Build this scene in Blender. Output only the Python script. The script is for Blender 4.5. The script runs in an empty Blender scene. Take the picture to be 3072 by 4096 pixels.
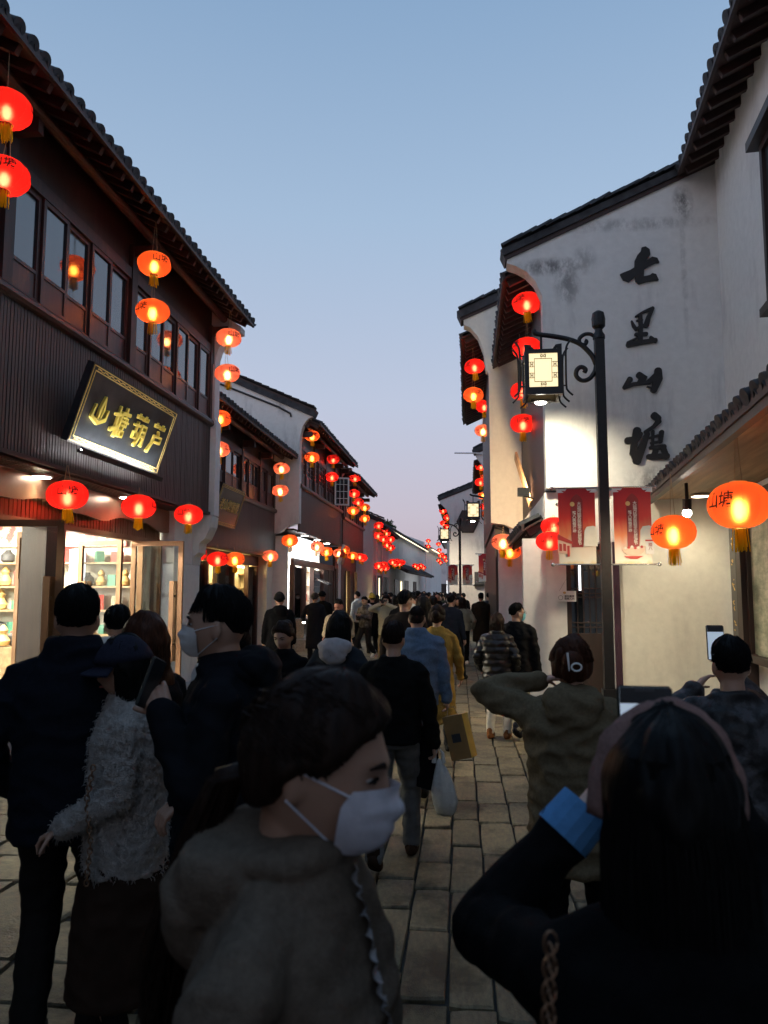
import bpy, bmesh, math, random
import numpy as np
from mathutils import Vector, Matrix, noise as mnoise
R = math.radians
scene = bpy.context.scene
col = scene.collection

# ---------------------------------------------------------------- camera
cam_d = bpy.data.cameras.new('camera'); cam = bpy.data.objects.new('camera', cam_d); col.objects.link(cam)
cam.location = (0, 0, 1.70)
cam.rotation_euler = (R(90 + 5.93), 0, R(6.16))
cam_d.sensor_fit = 'VERTICAL'; cam_d.sensor_height = 36.0; cam_d.lens = 36.0 * 770 / 1024
cam_d.clip_start = 0.05; cam_d.clip_end = 2000
cam_d.dof.use_dof = True; cam_d.dof.focus_distance = 9.0; cam_d.dof.aperture_fstop = 5.6
scene.camera = cam
# ---------------------------------------------------------------- sky (dusk: the sun has just gone down behind the camera)
SUN_EL, SUN_AZ = R(3.0), R(215)
world = bpy.data.worlds.new('World'); scene.world = world; world.use_nodes = True
wn = world.node_tree.nodes; wl = world.node_tree.links
for n in list(wn): wn.remove(n)
wo = wn.new('ShaderNodeOutputWorld'); wb = wn.new('ShaderNodeBackground'); sky = wn.new('ShaderNodeTexSky')
sky.sky_type = 'NISHITA'; sky.sun_disc = False; sky.sun_elevation = SUN_EL; sky.sun_rotation = SUN_AZ
sky.air_density = 1.3; sky.dust_density = 2.2; sky.ozone_density = 3.0
# dusk gradient by height above the horizon, the same all round, over the physical sky
tcw = wn.new('ShaderNodeTexCoord'); sxyz = wn.new('ShaderNodeSeparateXYZ'); rmp = wn.new('ShaderNodeValToRGB'); mixw = wn.new('ShaderNodeMixRGB'); mulw = wn.new('ShaderNodeMixRGB')
wl.new(tcw.outputs['Generated'], sxyz.inputs[0]); wl.new(sxyz.outputs['Z'], rmp.inputs[0])
el = rmp.color_ramp.elements
for pos_, c_ in ((.12, (.43, .40, .51)), (.24, (.385, .44, .585)), (.45, (.275, .40, .565))): el.new(pos_)
for e_, (pos_, c_) in zip(el, ((0.0, (.42, .335, .39)), (.10, (.45, .405, .49)), (.24, (.41, .445, .56)), (.45, (.30, .40, .54)), (.72, (.16, .27, .43)))): e_.position = pos_; e_.color = (*c_, 1)
mulw.blend_type = 'MULTIPLY'; mulw.inputs[0].default_value = 1; mulw.inputs[2].default_value = (.12, .12, .12, 1)
wl.new(sky.outputs[0], mulw.inputs[1]); mixw.inputs[0].default_value = .78
wl.new(mulw.outputs[0], mixw.inputs[1]); wl.new(rmp.outputs[0], mixw.inputs[2])
wb.inputs['Strength'].default_value = 1.55
wl.new(mixw.outputs[0], wb.inputs['Color']); wl.new(wb.outputs[0], wo.inputs[0])
sun_d = bpy.data.lights.new('sun', 'SUN'); sun = bpy.data.objects.new('sun', sun_d); col.objects.link(sun)
sun_d.energy = 0.22; sun_d.angle = R(60); sun_d.color = (1.0, 0.86, 0.78)
sv = Vector((math.sin(SUN_AZ) * math.cos(R(14)), math.cos(SUN_AZ) * math.cos(R(14)), math.sin(R(14))))
sun.rotation_euler = (-sv).to_track_quat('-Z', 'Y').to_euler()
scene.view_settings.view_transform = 'Standard'; scene.view_settings.look = 'None'
scene.view_settings.exposure = 0.0; scene.view_settings.gamma = 1.0; scene.view_settings.use_curve_mapping = False
scene.render.engine = 'CYCLES'
scene.cycles.use_denoising = True
scene.cycles.max_bounces = 6; scene.cycles.diffuse_bounces = 3; scene.cycles.glossy_bounces = 3
scene.cycles.transmission_bounces = 4; scene.cycles.transparent_max_bounces = 10
scene.cycles.sample_clamp_indirect = 6.0; scene.cycles.caustics_reflective = False; scene.cycles.caustics_refractive = False

# ---------------------------------------------------------------- helpers
def tag(o, label=None, cat=None, group=None, kind=None):
    if label: o['label'] = label
    if cat: o['category'] = cat
    if group: o['group'] = group
    if kind: o['kind'] = kind
    return o
def thing(name, label, cat, loc=(0, 0, 0), rz=0.0, group=None):
    o = bpy.data.objects.new(name, None); col.objects.link(o); o.empty_display_size = .2
    o.location = loc; o.rotation_euler = (0, 0, rz)
    return tag(o, label, cat, group)
def inst(name, me, parent=None, loc=(0, 0, 0), rot=(0, 0, 0), scale=(1, 1, 1)):
    o = bpy.data.objects.new(name, me); col.objects.link(o); o.parent = parent
    o.location = loc; o.rotation_euler = rot; o.scale = scale
    return o
def copy_tree(o, parent=None):
    c = o.copy(); col.objects.link(c); c.parent = parent
    for ch in list(o.children): copy_tree(ch, c)
    return c
class MB:
    def __init__(s): s.v = []; s.f = []
    def add(s, vs, fs):
        o = len(s.v); s.v += [tuple(float(c) for c in p) for p in vs]; s.f += [tuple(i + o for i in f) for f in fs]; return s
    def box(s, x0, x1, y0, y1, z0, z1):
        return s.add([(x0,y0,z0),(x1,y0,z0),(x1,y1,z0),(x0,y1,z0),(x0,y0,z1),(x1,y0,z1),(x1,y1,z1),(x0,y1,z1)],
              [(0,3,2,1),(4,5,6,7),(0,1,5,4),(1,2,6,5),(2,3,7,6),(3,0,4,7)])
    def bar(s, a, b, w, h=None, upv=(0, 0, 1)):
        h = h or w; a = Vector(a); b = Vector(b); d = (b - a).normalized(); u = Vector(upv)
        if abs(d.dot(u)) > .98: u = Vector((0, 1, 0))
        r = d.cross(u).normalized(); u = r.cross(d)
        vs = []
        for p in (a, b):
            for (i, j) in ((-1,-1),(1,-1),(1,1),(-1,1)): vs.append(p + r * i * w / 2 + u * j * h / 2)
        return s.add(vs, [(0,3,2,1),(4,5,6,7),(0,1,5,4),(1,2,6,5),(2,3,7,6),(3,0,4,7)])
    def prism(s, poly, axis, a0, a1):
        # poly in the other two axes; axis 'x','y','z'
        n = len(poly)
        def P(p, a): return {'x': (a, p[0], p[1]), 'y': (p[0], a, p[1]), 'z': (p[0], p[1], a)}[axis]
        vs = [P(p, a0) for p in poly] + [P(p, a1) for p in poly]
        fs = [tuple(range(n))[::-1], tuple(range(n, 2 * n))] + [(i, (i + 1) % n, n + (i + 1) % n, n + i) for i in range(n)]
        return s.add(vs, fs)
    def tube(s, pts, r, n=8, cap=True):
        pts = [Vector(p) for p in pts]; rs = r if isinstance(r, (list, tuple)) else [r] * len(pts)
        vs = []; fs = []; prev = None
        for i, p in enumerate(pts):
            d = (pts[min(i + 1, len(pts) - 1)] - pts[max(i - 1, 0)])
            if d.length < 1e-9: d = Vector((0, 0, 1))
            d.normalize()
            if prev is None:
                u = Vector((0, 0, 1)) if abs(d.z) < .9 else Vector((0, 1, 0))
                u = (u - d * u.dot(d)).normalized()
            else:
                u = prev - d * prev.dot(d)
                u = u.normalized() if u.length > 1e-6 else Vector((1, 0, 0))
            prev = u; w = d.cross(u)
            for k in range(n):
                a = 2 * math.pi * k / n
                vs.append(p + (u * math.cos(a) + w * math.sin(a)) * rs[i])
        for i in range(len(pts) - 1):
            for k in range(n):
                fs.append((i*n+k, i*n+(k+1)%n, (i+1)*n+(k+1)%n, (i+1)*n+k))
        if cap and n > 2:
            fs.append(tuple(range(n))[::-1]); fs.append(tuple(range((len(pts)-1)*n, len(pts)*n)))
        return s.add(vs, fs)
    def lathe(s, prof, n=16, c=(0, 0, 0), sx=1, sy=1):
        vs = []; fs = []
        for (r, z) in prof:
            for k in range(n):
                a = 2 * math.pi * k / n; vs.append((c[0] + r * sx * math.cos(a), c[1] + r * sy * math.sin(a), c[2] + z))
        for i in range(len(prof) - 1):
            for k in range(n): fs.append((i*n+k, i*n+(k+1)%n, (i+1)*n+(k+1)%n, (i+1)*n+k))
        fs.append(tuple(range(n))[::-1]); fs.append(tuple(range((len(prof)-1)*n, len(prof)*n)))
        return s.add(vs, fs)
    def ell(s, c, r, n=12, m=8):
        prof = [(max(1e-4, math.sin(math.pi * i / m)), -math.cos(math.pi * i / m)) for i in range(m + 1)]
        vs = []; fs = []
        for (q, z) in prof:
            for k in range(n):
                a = 2 * math.pi * k / n; vs.append((c[0] + r[0]*q*math.cos(a), c[1] + r[1]*q*math.sin(a), c[2] + r[2]*z))
        for i in range(m):
            for k in range(n): fs.append((i*n+k, i*n+(k+1)%n, (i+1)*n+(k+1)%n, (i+1)*n+k))
        fs.append(tuple(range(n))[::-1]); fs.append(tuple(range(m*n, (m+1)*n)))
        return s.add(vs, fs)
    def mesh(s, name, mat=None, smooth=False):
        me = bpy.data.meshes.new(name); me.from_pydata(s.v, [], s.f)
        bm = bmesh.new(); bm.from_mesh(me); bmesh.ops.recalc_face_normals(bm, faces=bm.faces); bm.to_mesh(me); bm.free()
        if smooth: me.shade_smooth()
        if mat: me.materials.append(M[mat] if isinstance(mat, str) else mat)
        return me
    def build(s, name, mat, parent=None, loc=(0, 0, 0), rot=(0, 0, 0), smooth=False):
        return inst(name, s.mesh(name, mat, smooth), parent, loc, rot)
def B(*a): return MB().box(*a)
def shade_auto(me, ang=40):
    me.shade_smooth()
    try: me.set_sharp_from_angle(angle=R(ang))
    except Exception: pass
    return me

# ---------------------------------------------------------------- materials
M = {}
def newmat(name):
    m = bpy.data.materials.new(name); m.use_nodes = True; nt = m.node_tree; M[name] = m
    return m, nt, nt.nodes['Principled BSDF']
def nd(nt, t, **kw):
    n = nt.nodes.new(t)
    for k, v in kw.items(): setattr(n, k, v)
    return n
def noise_fac(nt, scale, detail=4, rough=.6, stretch=(1, 1, 1), coord='Object'):
    tc = nd(nt, 'ShaderNodeTexCoord'); mp = nd(nt, 'ShaderNodeMapping'); mp.inputs['Scale'].default_value = stretch
    nz = nd(nt, 'ShaderNodeTexNoise'); nz.inputs['Scale'].default_value = scale; nz.inputs['Detail'].default_value = detail; nz.inputs['Roughness'].default_value = rough
    nt.links.new(tc.outputs[coord], mp.inputs[0]); nt.links.new(mp.outputs[0], nz.inputs['Vector'])
    return nz.outputs[0]
def ramp(nt, fac, stops):
    r = nd(nt, 'ShaderNodeValToRGB'); e = r.color_ramp.elements
    while len(e) < len(stops): e.new(.5)
    for el, (p, c) in zip(e, stops): el.position = p; el.color = (*c, 1) if len(c) == 3 else c
    nt.links.new(fac, r.inputs[0]); return r.outputs[0]
def bump(nt, bsdf, fac, strength=.3, dist=.02):
    b = nd(nt, 'ShaderNodeBump'); b.inputs['Strength'].default_value = strength; b.inputs['Distance'].default_value = dist
    nt.links.new(fac, b.inputs['Height']); nt.links.new(b.outputs[0], bsdf.inputs['Normal'])
def simple(name, c, rough=.6, metal=0, var=.25, scale=6, bmp=.15, stretch=(1, 1, 1), spec=.5, bd=.01, sheen=0):
    m, nt, b = newmat(name)
    f = noise_fac(nt, scale, stretch=stretch)
    lo = tuple(x * (1 - var) for x in c); hi = tuple(min(1, x * (1 + var)) for x in c)
    nt.links.new(ramp(nt, f, [(.3, lo), (.7, hi)]), b.inputs['Base Color'])
    b.inputs['Roughness'].default_value = rough; b.inputs['Metallic'].default_value = metal
    b.inputs['Specular IOR Level'].default_value = spec
    if sheen: b.inputs['Sheen Weight'].default_value = sheen; b.inputs['Sheen Roughness'].default_value = .5
    if bmp: bump(nt, b, noise_fac(nt, scale * 5, stretch=stretch), bmp, bd)
    return m
def emit(name, c, s):
    m, nt, b = newmat(name); b.inputs['Base Color'].default_value = (*c, 1)
    b.inputs['Emission Color'].default_value = (*c, 1); b.inputs['Emission Strength'].default_value = s; return m
def plaster(name, c, stain=.35, scale=1.2, pos=.5):
    m, nt, b = newmat(name)
    streak = noise_fac(nt, scale, 6, .65, (1.6, 1.6, .35)); fine = noise_fac(nt, 9, 5, .6)
    blot = noise_fac(nt, .9, 3, .5, (1, 1, .7))
    c1 = ramp(nt, fine, [(.3, tuple(x * .9 for x in c)), (.7, c)])
    mx = nd(nt, 'ShaderNodeMixRGB', blend_type='MULTIPLY'); mx.inputs[0].default_value = 1
    mu = nd(nt, 'ShaderNodeMath', operation='MULTIPLY'); nt.links.new(streak, mu.inputs[0]); nt.links.new(blot, mu.inputs[1])
    st = ramp(nt, mu.outputs[0], [(pos * .55, (1, 1, 1)), (pos * .55 + .13, (1 - stain, 1 - stain, 1 - stain * .95))])
    nt.links.new(c1, mx.inputs[1]); nt.links.new(st, mx.inputs[2]); nt.links.new(mx.outputs[0], b.inputs['Base Color'])
    b.inputs['Roughness'].default_value = .9; b.inputs['Specular IOR Level'].default_value = .2
    bump(nt, b, fine, .25, .01); return m
plaster('plaster', (.82, .815, .80), .22)
plaster('plaster_old', (.80, .80, .79), .40, 1.7, .50)
plaster('plaster_cream', (.80, .78, .70), .15)
def add_stain(m, blobs):
    # soot and damp patches of the wall itself, at fixed places on it (object x, z), broken up by noise
    nt = m.node_tree; b = nt.nodes['Principled BSDF']; src = b.inputs['Base Color'].links[0].from_socket
    tc = nd(nt, 'ShaderNodeTexCoord'); sp = nd(nt, 'ShaderNodeSeparateXYZ'); nt.links.new(tc.outputs['Object'], sp.inputs[0]); acc = None
    def mth(op, a, c):
        n = nd(nt, 'ShaderNodeMath', operation=op)
        for i, v in enumerate((a, c)):
            if isinstance(v, (int, float)): n.inputs[i].default_value = v
            else: nt.links.new(v, n.inputs[i])
        return n.outputs[0]
    for (x, z, rx, rz, k) in blobs:
        dx = mth('DIVIDE', mth('SUBTRACT', sp.outputs['X'], x), rx); dz = mth('DIVIDE', mth('SUBTRACT', sp.outputs['Z'], z), rz)
        g = mth('MULTIPLY', mth('MAXIMUM', mth('SUBTRACT', 1.0, mth('ADD', mth('MULTIPLY', dx, dx), mth('MULTIPLY', dz, dz))), 0.0), k)
        acc = g if acc is None else mth('MAXIMUM', acc, g)
    nz = noise_fac(nt, 5, 7, .72, (1.2, 1, .7)); f = mth('MULTIPLY', acc, ramp(nt, nz, [(.40, (0, 0, 0)), (.58, (1, 1, 1))]))
    mx = nd(nt, 'ShaderNodeMixRGB', blend_type='MULTIPLY'); nt.links.new(f, mx.inputs[0]); nt.links.new(src, mx.inputs[1]); mx.inputs[2].default_value = (.24, .24, .25, 1); nt.links.new(mx.outputs[0], b.inputs['Base Color'])
add_stain(plaster('plaster_sign', (.80, .80, .79), .28, 1.7, .54), [(.36, 6.15, .22, .42, .75), (.15, 6.42, .6, .16, .9), (.62, 6.5, .2, .25, .5), (2.02, 7.28, .17, .32, .95), (2.0, 6.4, .05, 1.4, .35), (1.2, 7.0, 1.5, .12, .5), (1.55, 3.25, .5, .25, .8)])
plaster('plaster_pink', (.70, .66, .66), .3)
simple('slat', (.060, .046, .042), .5, var=.3, scale=3, stretch=(2, 2, .3), bmp=.25)
simple('wood', (.060, .026, .022), .42, var=.35, scale=4, stretch=(3, 3, .4), bmp=.2)
simple('wood_dark', (.028, .016, .014), .5, var=.35, scale=4, stretch=(3, 3, .4), bmp=.2)
simple('wood_tan', (.30, .20, .11), .55, var=.35, scale=3, stretch=(4, .3, 4), bmp=.2)
simple('rafter', (.040, .020, .018), .6, var=.3, bmp=.2)
simple('tile', (.040, .042, .048), .75, var=.55, scale=5, bmp=.5, spec=.35)
simple('bronze', (.30, .17, .10), .32, .65, var=.2, scale=2, bmp=.05)
simple('gold', (.92, .66, .13), .35, .45, var=.12, bmp=.1)
simple('gold_paint', (.72, .50, .16), .45, .2, var=.2, bmp=.1)
simple('sign_black', (.020, .022, .026), .35, var=.4, scale=8, bmp=.05)
simple('iron', (.012, .012, .014), .45, .2, var=.3, scale=20, bmp=.1)
simple('steel', (.55, .55, .56), .25, .95, var=.05, bmp=0)
simple('ink', (.012, .011, .012), .55, var=.3, scale=20, bmp=.3)
simple('black_text', (.015, .008, .008), .8, var=.1, bmp=0)
simple('cord', (.35, .25, .15), .8, bmp=0)
simple('cable', (.02, .02, .022), .6, bmp=0)
def fringe():
    m = bpy.data.materials.new('tassel'); m.use_nodes = True; M['tassel'] = m; nt = m.node_tree; nt.nodes.clear()
    o = nd(nt, 'ShaderNodeOutputMaterial'); t = nd(nt, 'ShaderNodeBsdfTranslucent'); d = nd(nt, 'ShaderNodeBsdfDiffuse'); a = nd(nt, 'ShaderNodeMixShader'); a.inputs[0].default_value = .3
    c = ramp(nt, noise_fac(nt, 60, 3, .6, (1, 1, .05)), [(.3, (.85, .58, .02)), (.7, (1.0, .80, .06))])
    for n in (t, d): nt.links.new(c, n.inputs[0])
    nt.links.new(t.outputs[0], a.inputs[1]); nt.links.new(d.outputs[0], a.inputs[2]); nt.links.new(a.outputs[0], o.inputs[0])
fringe()
simple('white_paint', (.78, .78, .76), .5, var=.06, bmp=.03)
simple('stone_dark', (.035, .032, .028), .95, var=.4, bmp=.5)
simple('granite', (.34, .32, .29), .7, var=.25, scale=18, bmp=.3)
simple('leaf', (.05, .085, .035), .6, var=.5, scale=4, bmp=0)
simple('far_roof', (.035, .035, .042), .8, var=.3, bmp=.3)
simple('red_cloth', (.55, .03, .025), .7, bmp=.1)
simple('purple_cloth', (.05, .02, .04), .8, bmp=.1)
simple('paper', (.72, .70, .64), .7, var=.08, bmp=0)
simple('cream_item', (.70, .62, .45), .5, bmp=0)
simple('dark_item', (.05, .05, .055), .4, bmp=0)
simple('red_item', (.55, .06, .05), .5, bmp=0)
simple('green_item', (.06, .20, .14), .5, bmp=0)
simple('gourd', (.55, .36, .14), .4, bmp=0)
simple('brick_grey', (.28, .30, .29), .8, var=.3, bmp=.3)
def slab_mat():
    m, nt, b = newmat('slab')
    oi = nd(nt, 'ShaderNodeObjectInfo'); f = noise_fac(nt, 7, 6, .7); f2 = noise_fac(nt, 60, 3, .6)
    base = ramp(nt, f, [(.3, (.135, .110, .070)), (.7, (.35, .295, .19))])
    tint = ramp(nt, oi.outputs['Random'], [(0, (.72, .70, .66)), (.5, (.95, .93, .9)), (1, (1.18, 1.12, 1.0))])
    mx = nd(nt, 'ShaderNodeMixRGB', blend_type='MULTIPLY'); mx.inputs[0].default_value = 1
    nt.links.new(base, mx.inputs[1]); nt.links.new(tint, mx.inputs[2])
    tcg = nd(nt, 'ShaderNodeNewGeometry'); nzg = nd(nt, 'ShaderNodeTexNoise'); nzg.inputs['Scale'].default_value = 2.3; nzg.inputs['Detail'].default_value = 7; nzg.inputs['Roughness'].default_value = .7
    nt.links.new(tcg.outputs['Position'], nzg.inputs['Vector']); m2 = nd(nt, 'ShaderNodeMixRGB', blend_type='MULTIPLY'); m2.inputs[0].default_value = 1
    nt.links.new(mx.outputs[0], m2.inputs[1]); nt.links.new(ramp(nt, nzg.outputs[0], [(.38, (.42, .40, .36)), (.5, (.9, .9, .9)), (.66, (1.12, 1.1, 1.05))]), m2.inputs[2]); nt.links.new(m2.outputs[0], b.inputs['Base Color'])
    nt.links.new(ramp(nt, f, [(.3, (.5, .5, .5)), (.7, (.8, .8, .8))]), b.inputs['Roughness'])
    ad = nd(nt, 'ShaderNodeMath', operation='ADD'); nt.links.new(f, ad.inputs[0]); nt.links.new(f2, ad.inputs[1])
    bump(nt, b, ad.outputs[0], .55, .02)
slab_mat()
def glass_mats():
    m, nt, b = newmat('window_glass')
    b.inputs['Base Color'].default_value = (.02, .026, .034, 1); b.inputs['Roughness'].default_value = .06
    b.inputs['IOR'].default_value = 1.9; b.inputs['Specular IOR Level'].default_value = .8
    bump(nt, b, noise_fac(nt, 2.2, 2), .06, .02)
    m = bpy.data.materials.new('clear_glass'); m.use_nodes = True; M['clear_glass'] = m; nt = m.node_tree; nt.nodes.clear()
    o = nd(nt, 'ShaderNodeOutputMaterial'); t = nd(nt, 'ShaderNodeBsdfTransparent'); g = nd(nt, 'ShaderNodeBsdfGlossy'); fr = nd(nt, 'ShaderNodeFresnel'); mx = nd(nt, 'ShaderNodeMixShader')
    t.inputs[0].default_value = (.93, .95, .94, 1); g.inputs['Roughness'].default_value = .03; fr.inputs[0].default_value = 1.5
    nt.links.new(fr.outputs[0], mx.inputs[0]); nt.links.new(t.outputs[0], mx.inputs[1]); nt.links.new(g.outputs[0], mx.inputs[2]); nt.links.new(mx.outputs[0], o.inputs[0])
glass_mats()
def silk(name, c, thin):
    # lantern silk: thin red cloth that scatters the light of the bulb inside, mostly forward
    m = bpy.data.materials.new(name); m.use_nodes = True; M[name] = m; nt = m.node_tree; nt.nodes.clear()
    o = nd(nt, 'ShaderNodeOutputMaterial'); tr = nd(nt, 'ShaderNodeBsdfTranslucent'); df = nd(nt, 'ShaderNodeBsdfDiffuse'); tp = nd(nt, 'ShaderNodeBsdfTransparent'); rf = nd(nt, 'ShaderNodeBsdfRefraction')
    a = nd(nt, 'ShaderNodeMixShader'); bb = nd(nt, 'ShaderNodeMixShader'); cc = nd(nt, 'ShaderNodeMixShader')
    f = noise_fac(nt, 40, 3, .6, (1, 1, .12))
    cr = ramp(nt, f, [(.3, tuple(x * .82 for x in c)), (.7, c)])
    nt.links.new(cr, tr.inputs[0]); df.inputs[0].default_value = (c[0] * .62, c[1] * .7, c[2] * .7, 1)
    rf.inputs['Color'].default_value = (c[0], c[1] * 2.6, c[2] * 1.8, 1); rf.inputs['Roughness'].default_value = .72; rf.inputs['IOR'].default_value = 1.22
    tp.inputs[0].default_value = (c[0], c[1] * 2.0, c[2] * 1.5, 1)
    a.inputs[0].default_value = .40; nt.links.new(tr.outputs[0], a.inputs[1]); nt.links.new(df.outputs[0], a.inputs[2])
    cc.inputs[0].default_value = .34; nt.links.new(a.outputs[0], cc.inputs[1]); nt.links.new(rf.outputs[0], cc.inputs[2])
    bb.inputs[0].default_value = thin; nt.links.new(cc.outputs[0], bb.inputs[1]); nt.links.new(tp.outputs[0], bb.inputs[2])
    nt.links.new(bb.outputs[0], o.inputs[0])
silk('silk_red', (.88, .028, .036), .08)
silk('silk_overlit_orange', (.95, .15, .055), .08)  # orange copy of the red silk, a brighter lantern's overexposure put into its colour
silk('silk_overlit_pink', (.95, .22, .20), .12)  # paler copy of the red silk, washed-out overexposure painted in as pink
emit('bulb', (1.0, .60, .26), 64)
emit('led_white', (1.0, .97, .92), 40)
emit('sign_tube', (.92, .97, 1.0), 190)
emit('led_warm', (1.0, .80, .52), 30)
emit('led_strip', (1.0, .86, .55), 2.2)
emit('lamp_glass', (1.0, .80, .46), 1.15)
emit('panel_white', (1.0, .92, .74), 85.0)
emit('panel_warm', (1.0, .74, .30), 60)
emit('display_boost_led', (1.0, .70, .26), 60)  # for the strips added to brighten the yellow shop
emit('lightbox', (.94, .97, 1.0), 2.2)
emit('phone_screen', (.50, .60, .72), .6)
emit('torch', (1, .95, .82), 60)

# meshes from text and remeshing are evaluated in a scratch scene that is removed at the end
scratch = bpy.data.scenes.new('scratch')
def evaluated(ob):
    scratch.collection.objects.link(ob); vl = scratch.view_layers[0]; vl.update()
    me = bpy.data.meshes.new_from_object(ob.evaluated_get(vl.depsgraph)); bpy.data.objects.remove(ob); return me
# ---------------------------------------------------------------- brush lettering and type
def stroke_poly(pts, ws):
    # outline of a tapering brush stroke with round ends, in 2D
    P = [Vector((p[0], p[1])) for p in pts]; n = len(P)
    if len(ws) != n: ws = [ws[0] + (ws[-1] - ws[0]) * i / (n - 1) for i in range(n)]
    Lp = []; Rp = []
    for i in range(n):
        if i == 0: d = P[1] - P[0]
        elif i == n - 1: d = P[-1] - P[-2]
        else: d = (P[i] - P[i-1]).normalized() + (P[i+1] - P[i]).normalized()
        d.normalize(); q = Vector((-d.y, d.x)) * ws[i] / 2
        Lp.append(P[i] + q); Rp.append(P[i] - q)
    def capv(c, d, w):
        d = d.normalized(); q = Vector((-d.y, d.x)); out = []
        for k in range(1, 5):
            a = math.pi * k / 5; out.append(c + (q * math.cos(a) + d * math.sin(a) * .8) * w / 2)
        return out
    return Lp + capv(P[-1], P[-1] - P[-2], ws[-1]) + Rp[::-1] + capv(P[0], P[0] - P[1], ws[0])
def strokes_mesh(strokes, scale, depth, mat, origin=(0, 0), name='character'):
    # strokes in picture-like units (y down); result in x,z plane, front towards -y
    mb = MB()
    for i, (pts, ws) in enumerate(strokes):
        poly = stroke_poly(pts, ws) if ws is not None else [Vector(p) for p in pts]
        q = [((p.x - origin[0]) * scale, -(p.y - origin[1]) * scale) for p in poly]
        mb.prism(q, 'y', -depth - i * .0008, 0)
    return mb.mesh(name, mat)
def text_mesh(s, size, mat, extrude=.002, offset=0.0, align='CENTER', res=2, line=1.0):
    cu = bpy.data.curves.new('lettering', 'FONT'); cu.body = s; cu.size = size; cu.extrude = extrude; cu.offset = offset
    cu.align_x = align; cu.align_y = 'CENTER'; cu.resolution_u = res; cu.space_line = line
    me = evaluated(bpy.data.objects.new('lettering', cu)); me.materials.clear(); me.materials.append(M[mat]); me.name = 'lettering'
    return me
# ================================================================ the ground
rng = random.Random(7)
tag(inst('ground', B(-60, 60, -30, 260, -.12, -.08).mesh('ground', 'stone_dark')), kind='structure')
road = tag(inst('road', B(-6.6, 4.6, -4, 110, -.075, -.028).mesh('road', 'stone_dark')), kind='structure')
def slab_unit(seed):
    rg = random.Random(seed); mb = MB(); o = []; i_ = []
    for k in range(4):
        a = ((-.5, -.5), (.5, -.5), (.5, .5), (-.5, .5))[k]; b = ((.5, -.5), (.5, .5), (-.5, .5), (-.5, -.5))[k]
        for q in (0, .3, .62):
            x, y = a[0] + (b[0] - a[0]) * q, a[1] + (b[1] - a[1]) * q; c = rg.uniform(.955, .998) if q else rg.uniform(.93, .99)
            o.append((x * c, y * c)); i_.append((x * c * .95, y * c * .965))
    n = len(o)
    mb.add([(x, y, -.05) for x, y in o] + [(x, y, -.010) for x, y in o] + [(x, y, rg.uniform(-.003, .0)) for x, y in i_],
           [(k, (k+1) % n, n+(k+1) % n, n+k) for k in range(n)] + [(n+k, n+(k+1) % n, 2*n+(k+1) % n, 2*n+k) for k in range(n)] + [tuple(range(2*n, 3*n))])
    return mb.mesh('paving_slab', 'slab')
SLABS = [slab_unit(q) for q in range(7)]
slabs = []
def strip(x0, x1, y0, y1, lmin, lmax, skew=0.0):
    y = y0 - rng.random() * lmax
    while y < y1:
        l = rng.uniform(lmin, lmax); slabs.append(((x0 + x1) / 2 + skew * (y + l / 2), y + l / 2, x1 - x0, l, rng.uniform(-.008, .008))); y += l
xs = [-.72, -.50, -.27, -.06, .14, .38, .62, .88, 1.2]
for a, b in zip(xs, xs[1:]): strip(a, b, 2.4, 60, .38, .85, -.012)
xs = [-6.2, -5.7, -5.2, -4.72, -4.2, -3.65, -3.15, -2.6, -2.1, -1.62, -1.15, -.72]
y = 1.2
while y < 60:                                   # cross-laid flags on the left side
    l = rng.uniform(.34, .5); x = -6.2 + rng.uniform(-.3, .2)
    while x < -.75 - .012 * y:
        w = rng.uniform(.42, .85); x2 = min(x + w, -.72 - .012 * y)
        if x2 - x > .12: slabs.append(((x + x2) / 2, y + l / 2, x2 - x, l, rng.uniform(-.02, .02)))
        x = x2
    y += l
for a, b in zip([1.2, 1.75, 2.3, 2.9, 3.5], [1.75, 2.3, 2.9, 3.5, 4.1]): strip(a, b, 2.4, 40, .7, 1.1, -.012)
def seen(s):
    a = math.degrees(math.atan2(s[0], s[1])); return -33 < a < 21
vis = sorted([s for s in slabs if seen(s) and s[1] > 2.6], key=lambda s: s[0]**2 + s[1]**2)
near = vis[:290]; nearset = set(near)
for s in near:
    o = inst('paving_slab', SLABS[rng.randrange(7)], road, (s[0], s[1], rng.uniform(-.008, .006)), (rng.uniform(-.008, .008), rng.uniform(-.008, .008), s[4]), (s[2] - .006, s[3] - .008, 1))
mb = MB()
for s in slabs:
    if s in nearset: continue
    w, l = s[2] - .016, s[3] - .016; z = rng.uniform(-.006, .004)
    mb.add([(s[0]-w/2, s[1]-l/2, z), (s[0]+w/2, s[1]-l/2, z), (s[0]+w/2, s[1]+l/2, z), (s[0]-w/2, s[1]+l/2, z),
            (s[0]-w/2, s[1]-l/2, z-.03), (s[0]+w/2, s[1]-l/2, z-.03), (s[0]+w/2, s[1]+l/2, z-.03), (s[0]-w/2, s[1]+l/2, z-.03)],
           [(0,1,2,3),(4,5,1,0),(5,6,2,1),(6,7,3,2),(7,4,0,3)])
tag(mb.build('paving', 'slab', road), kind='stuff')

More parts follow.
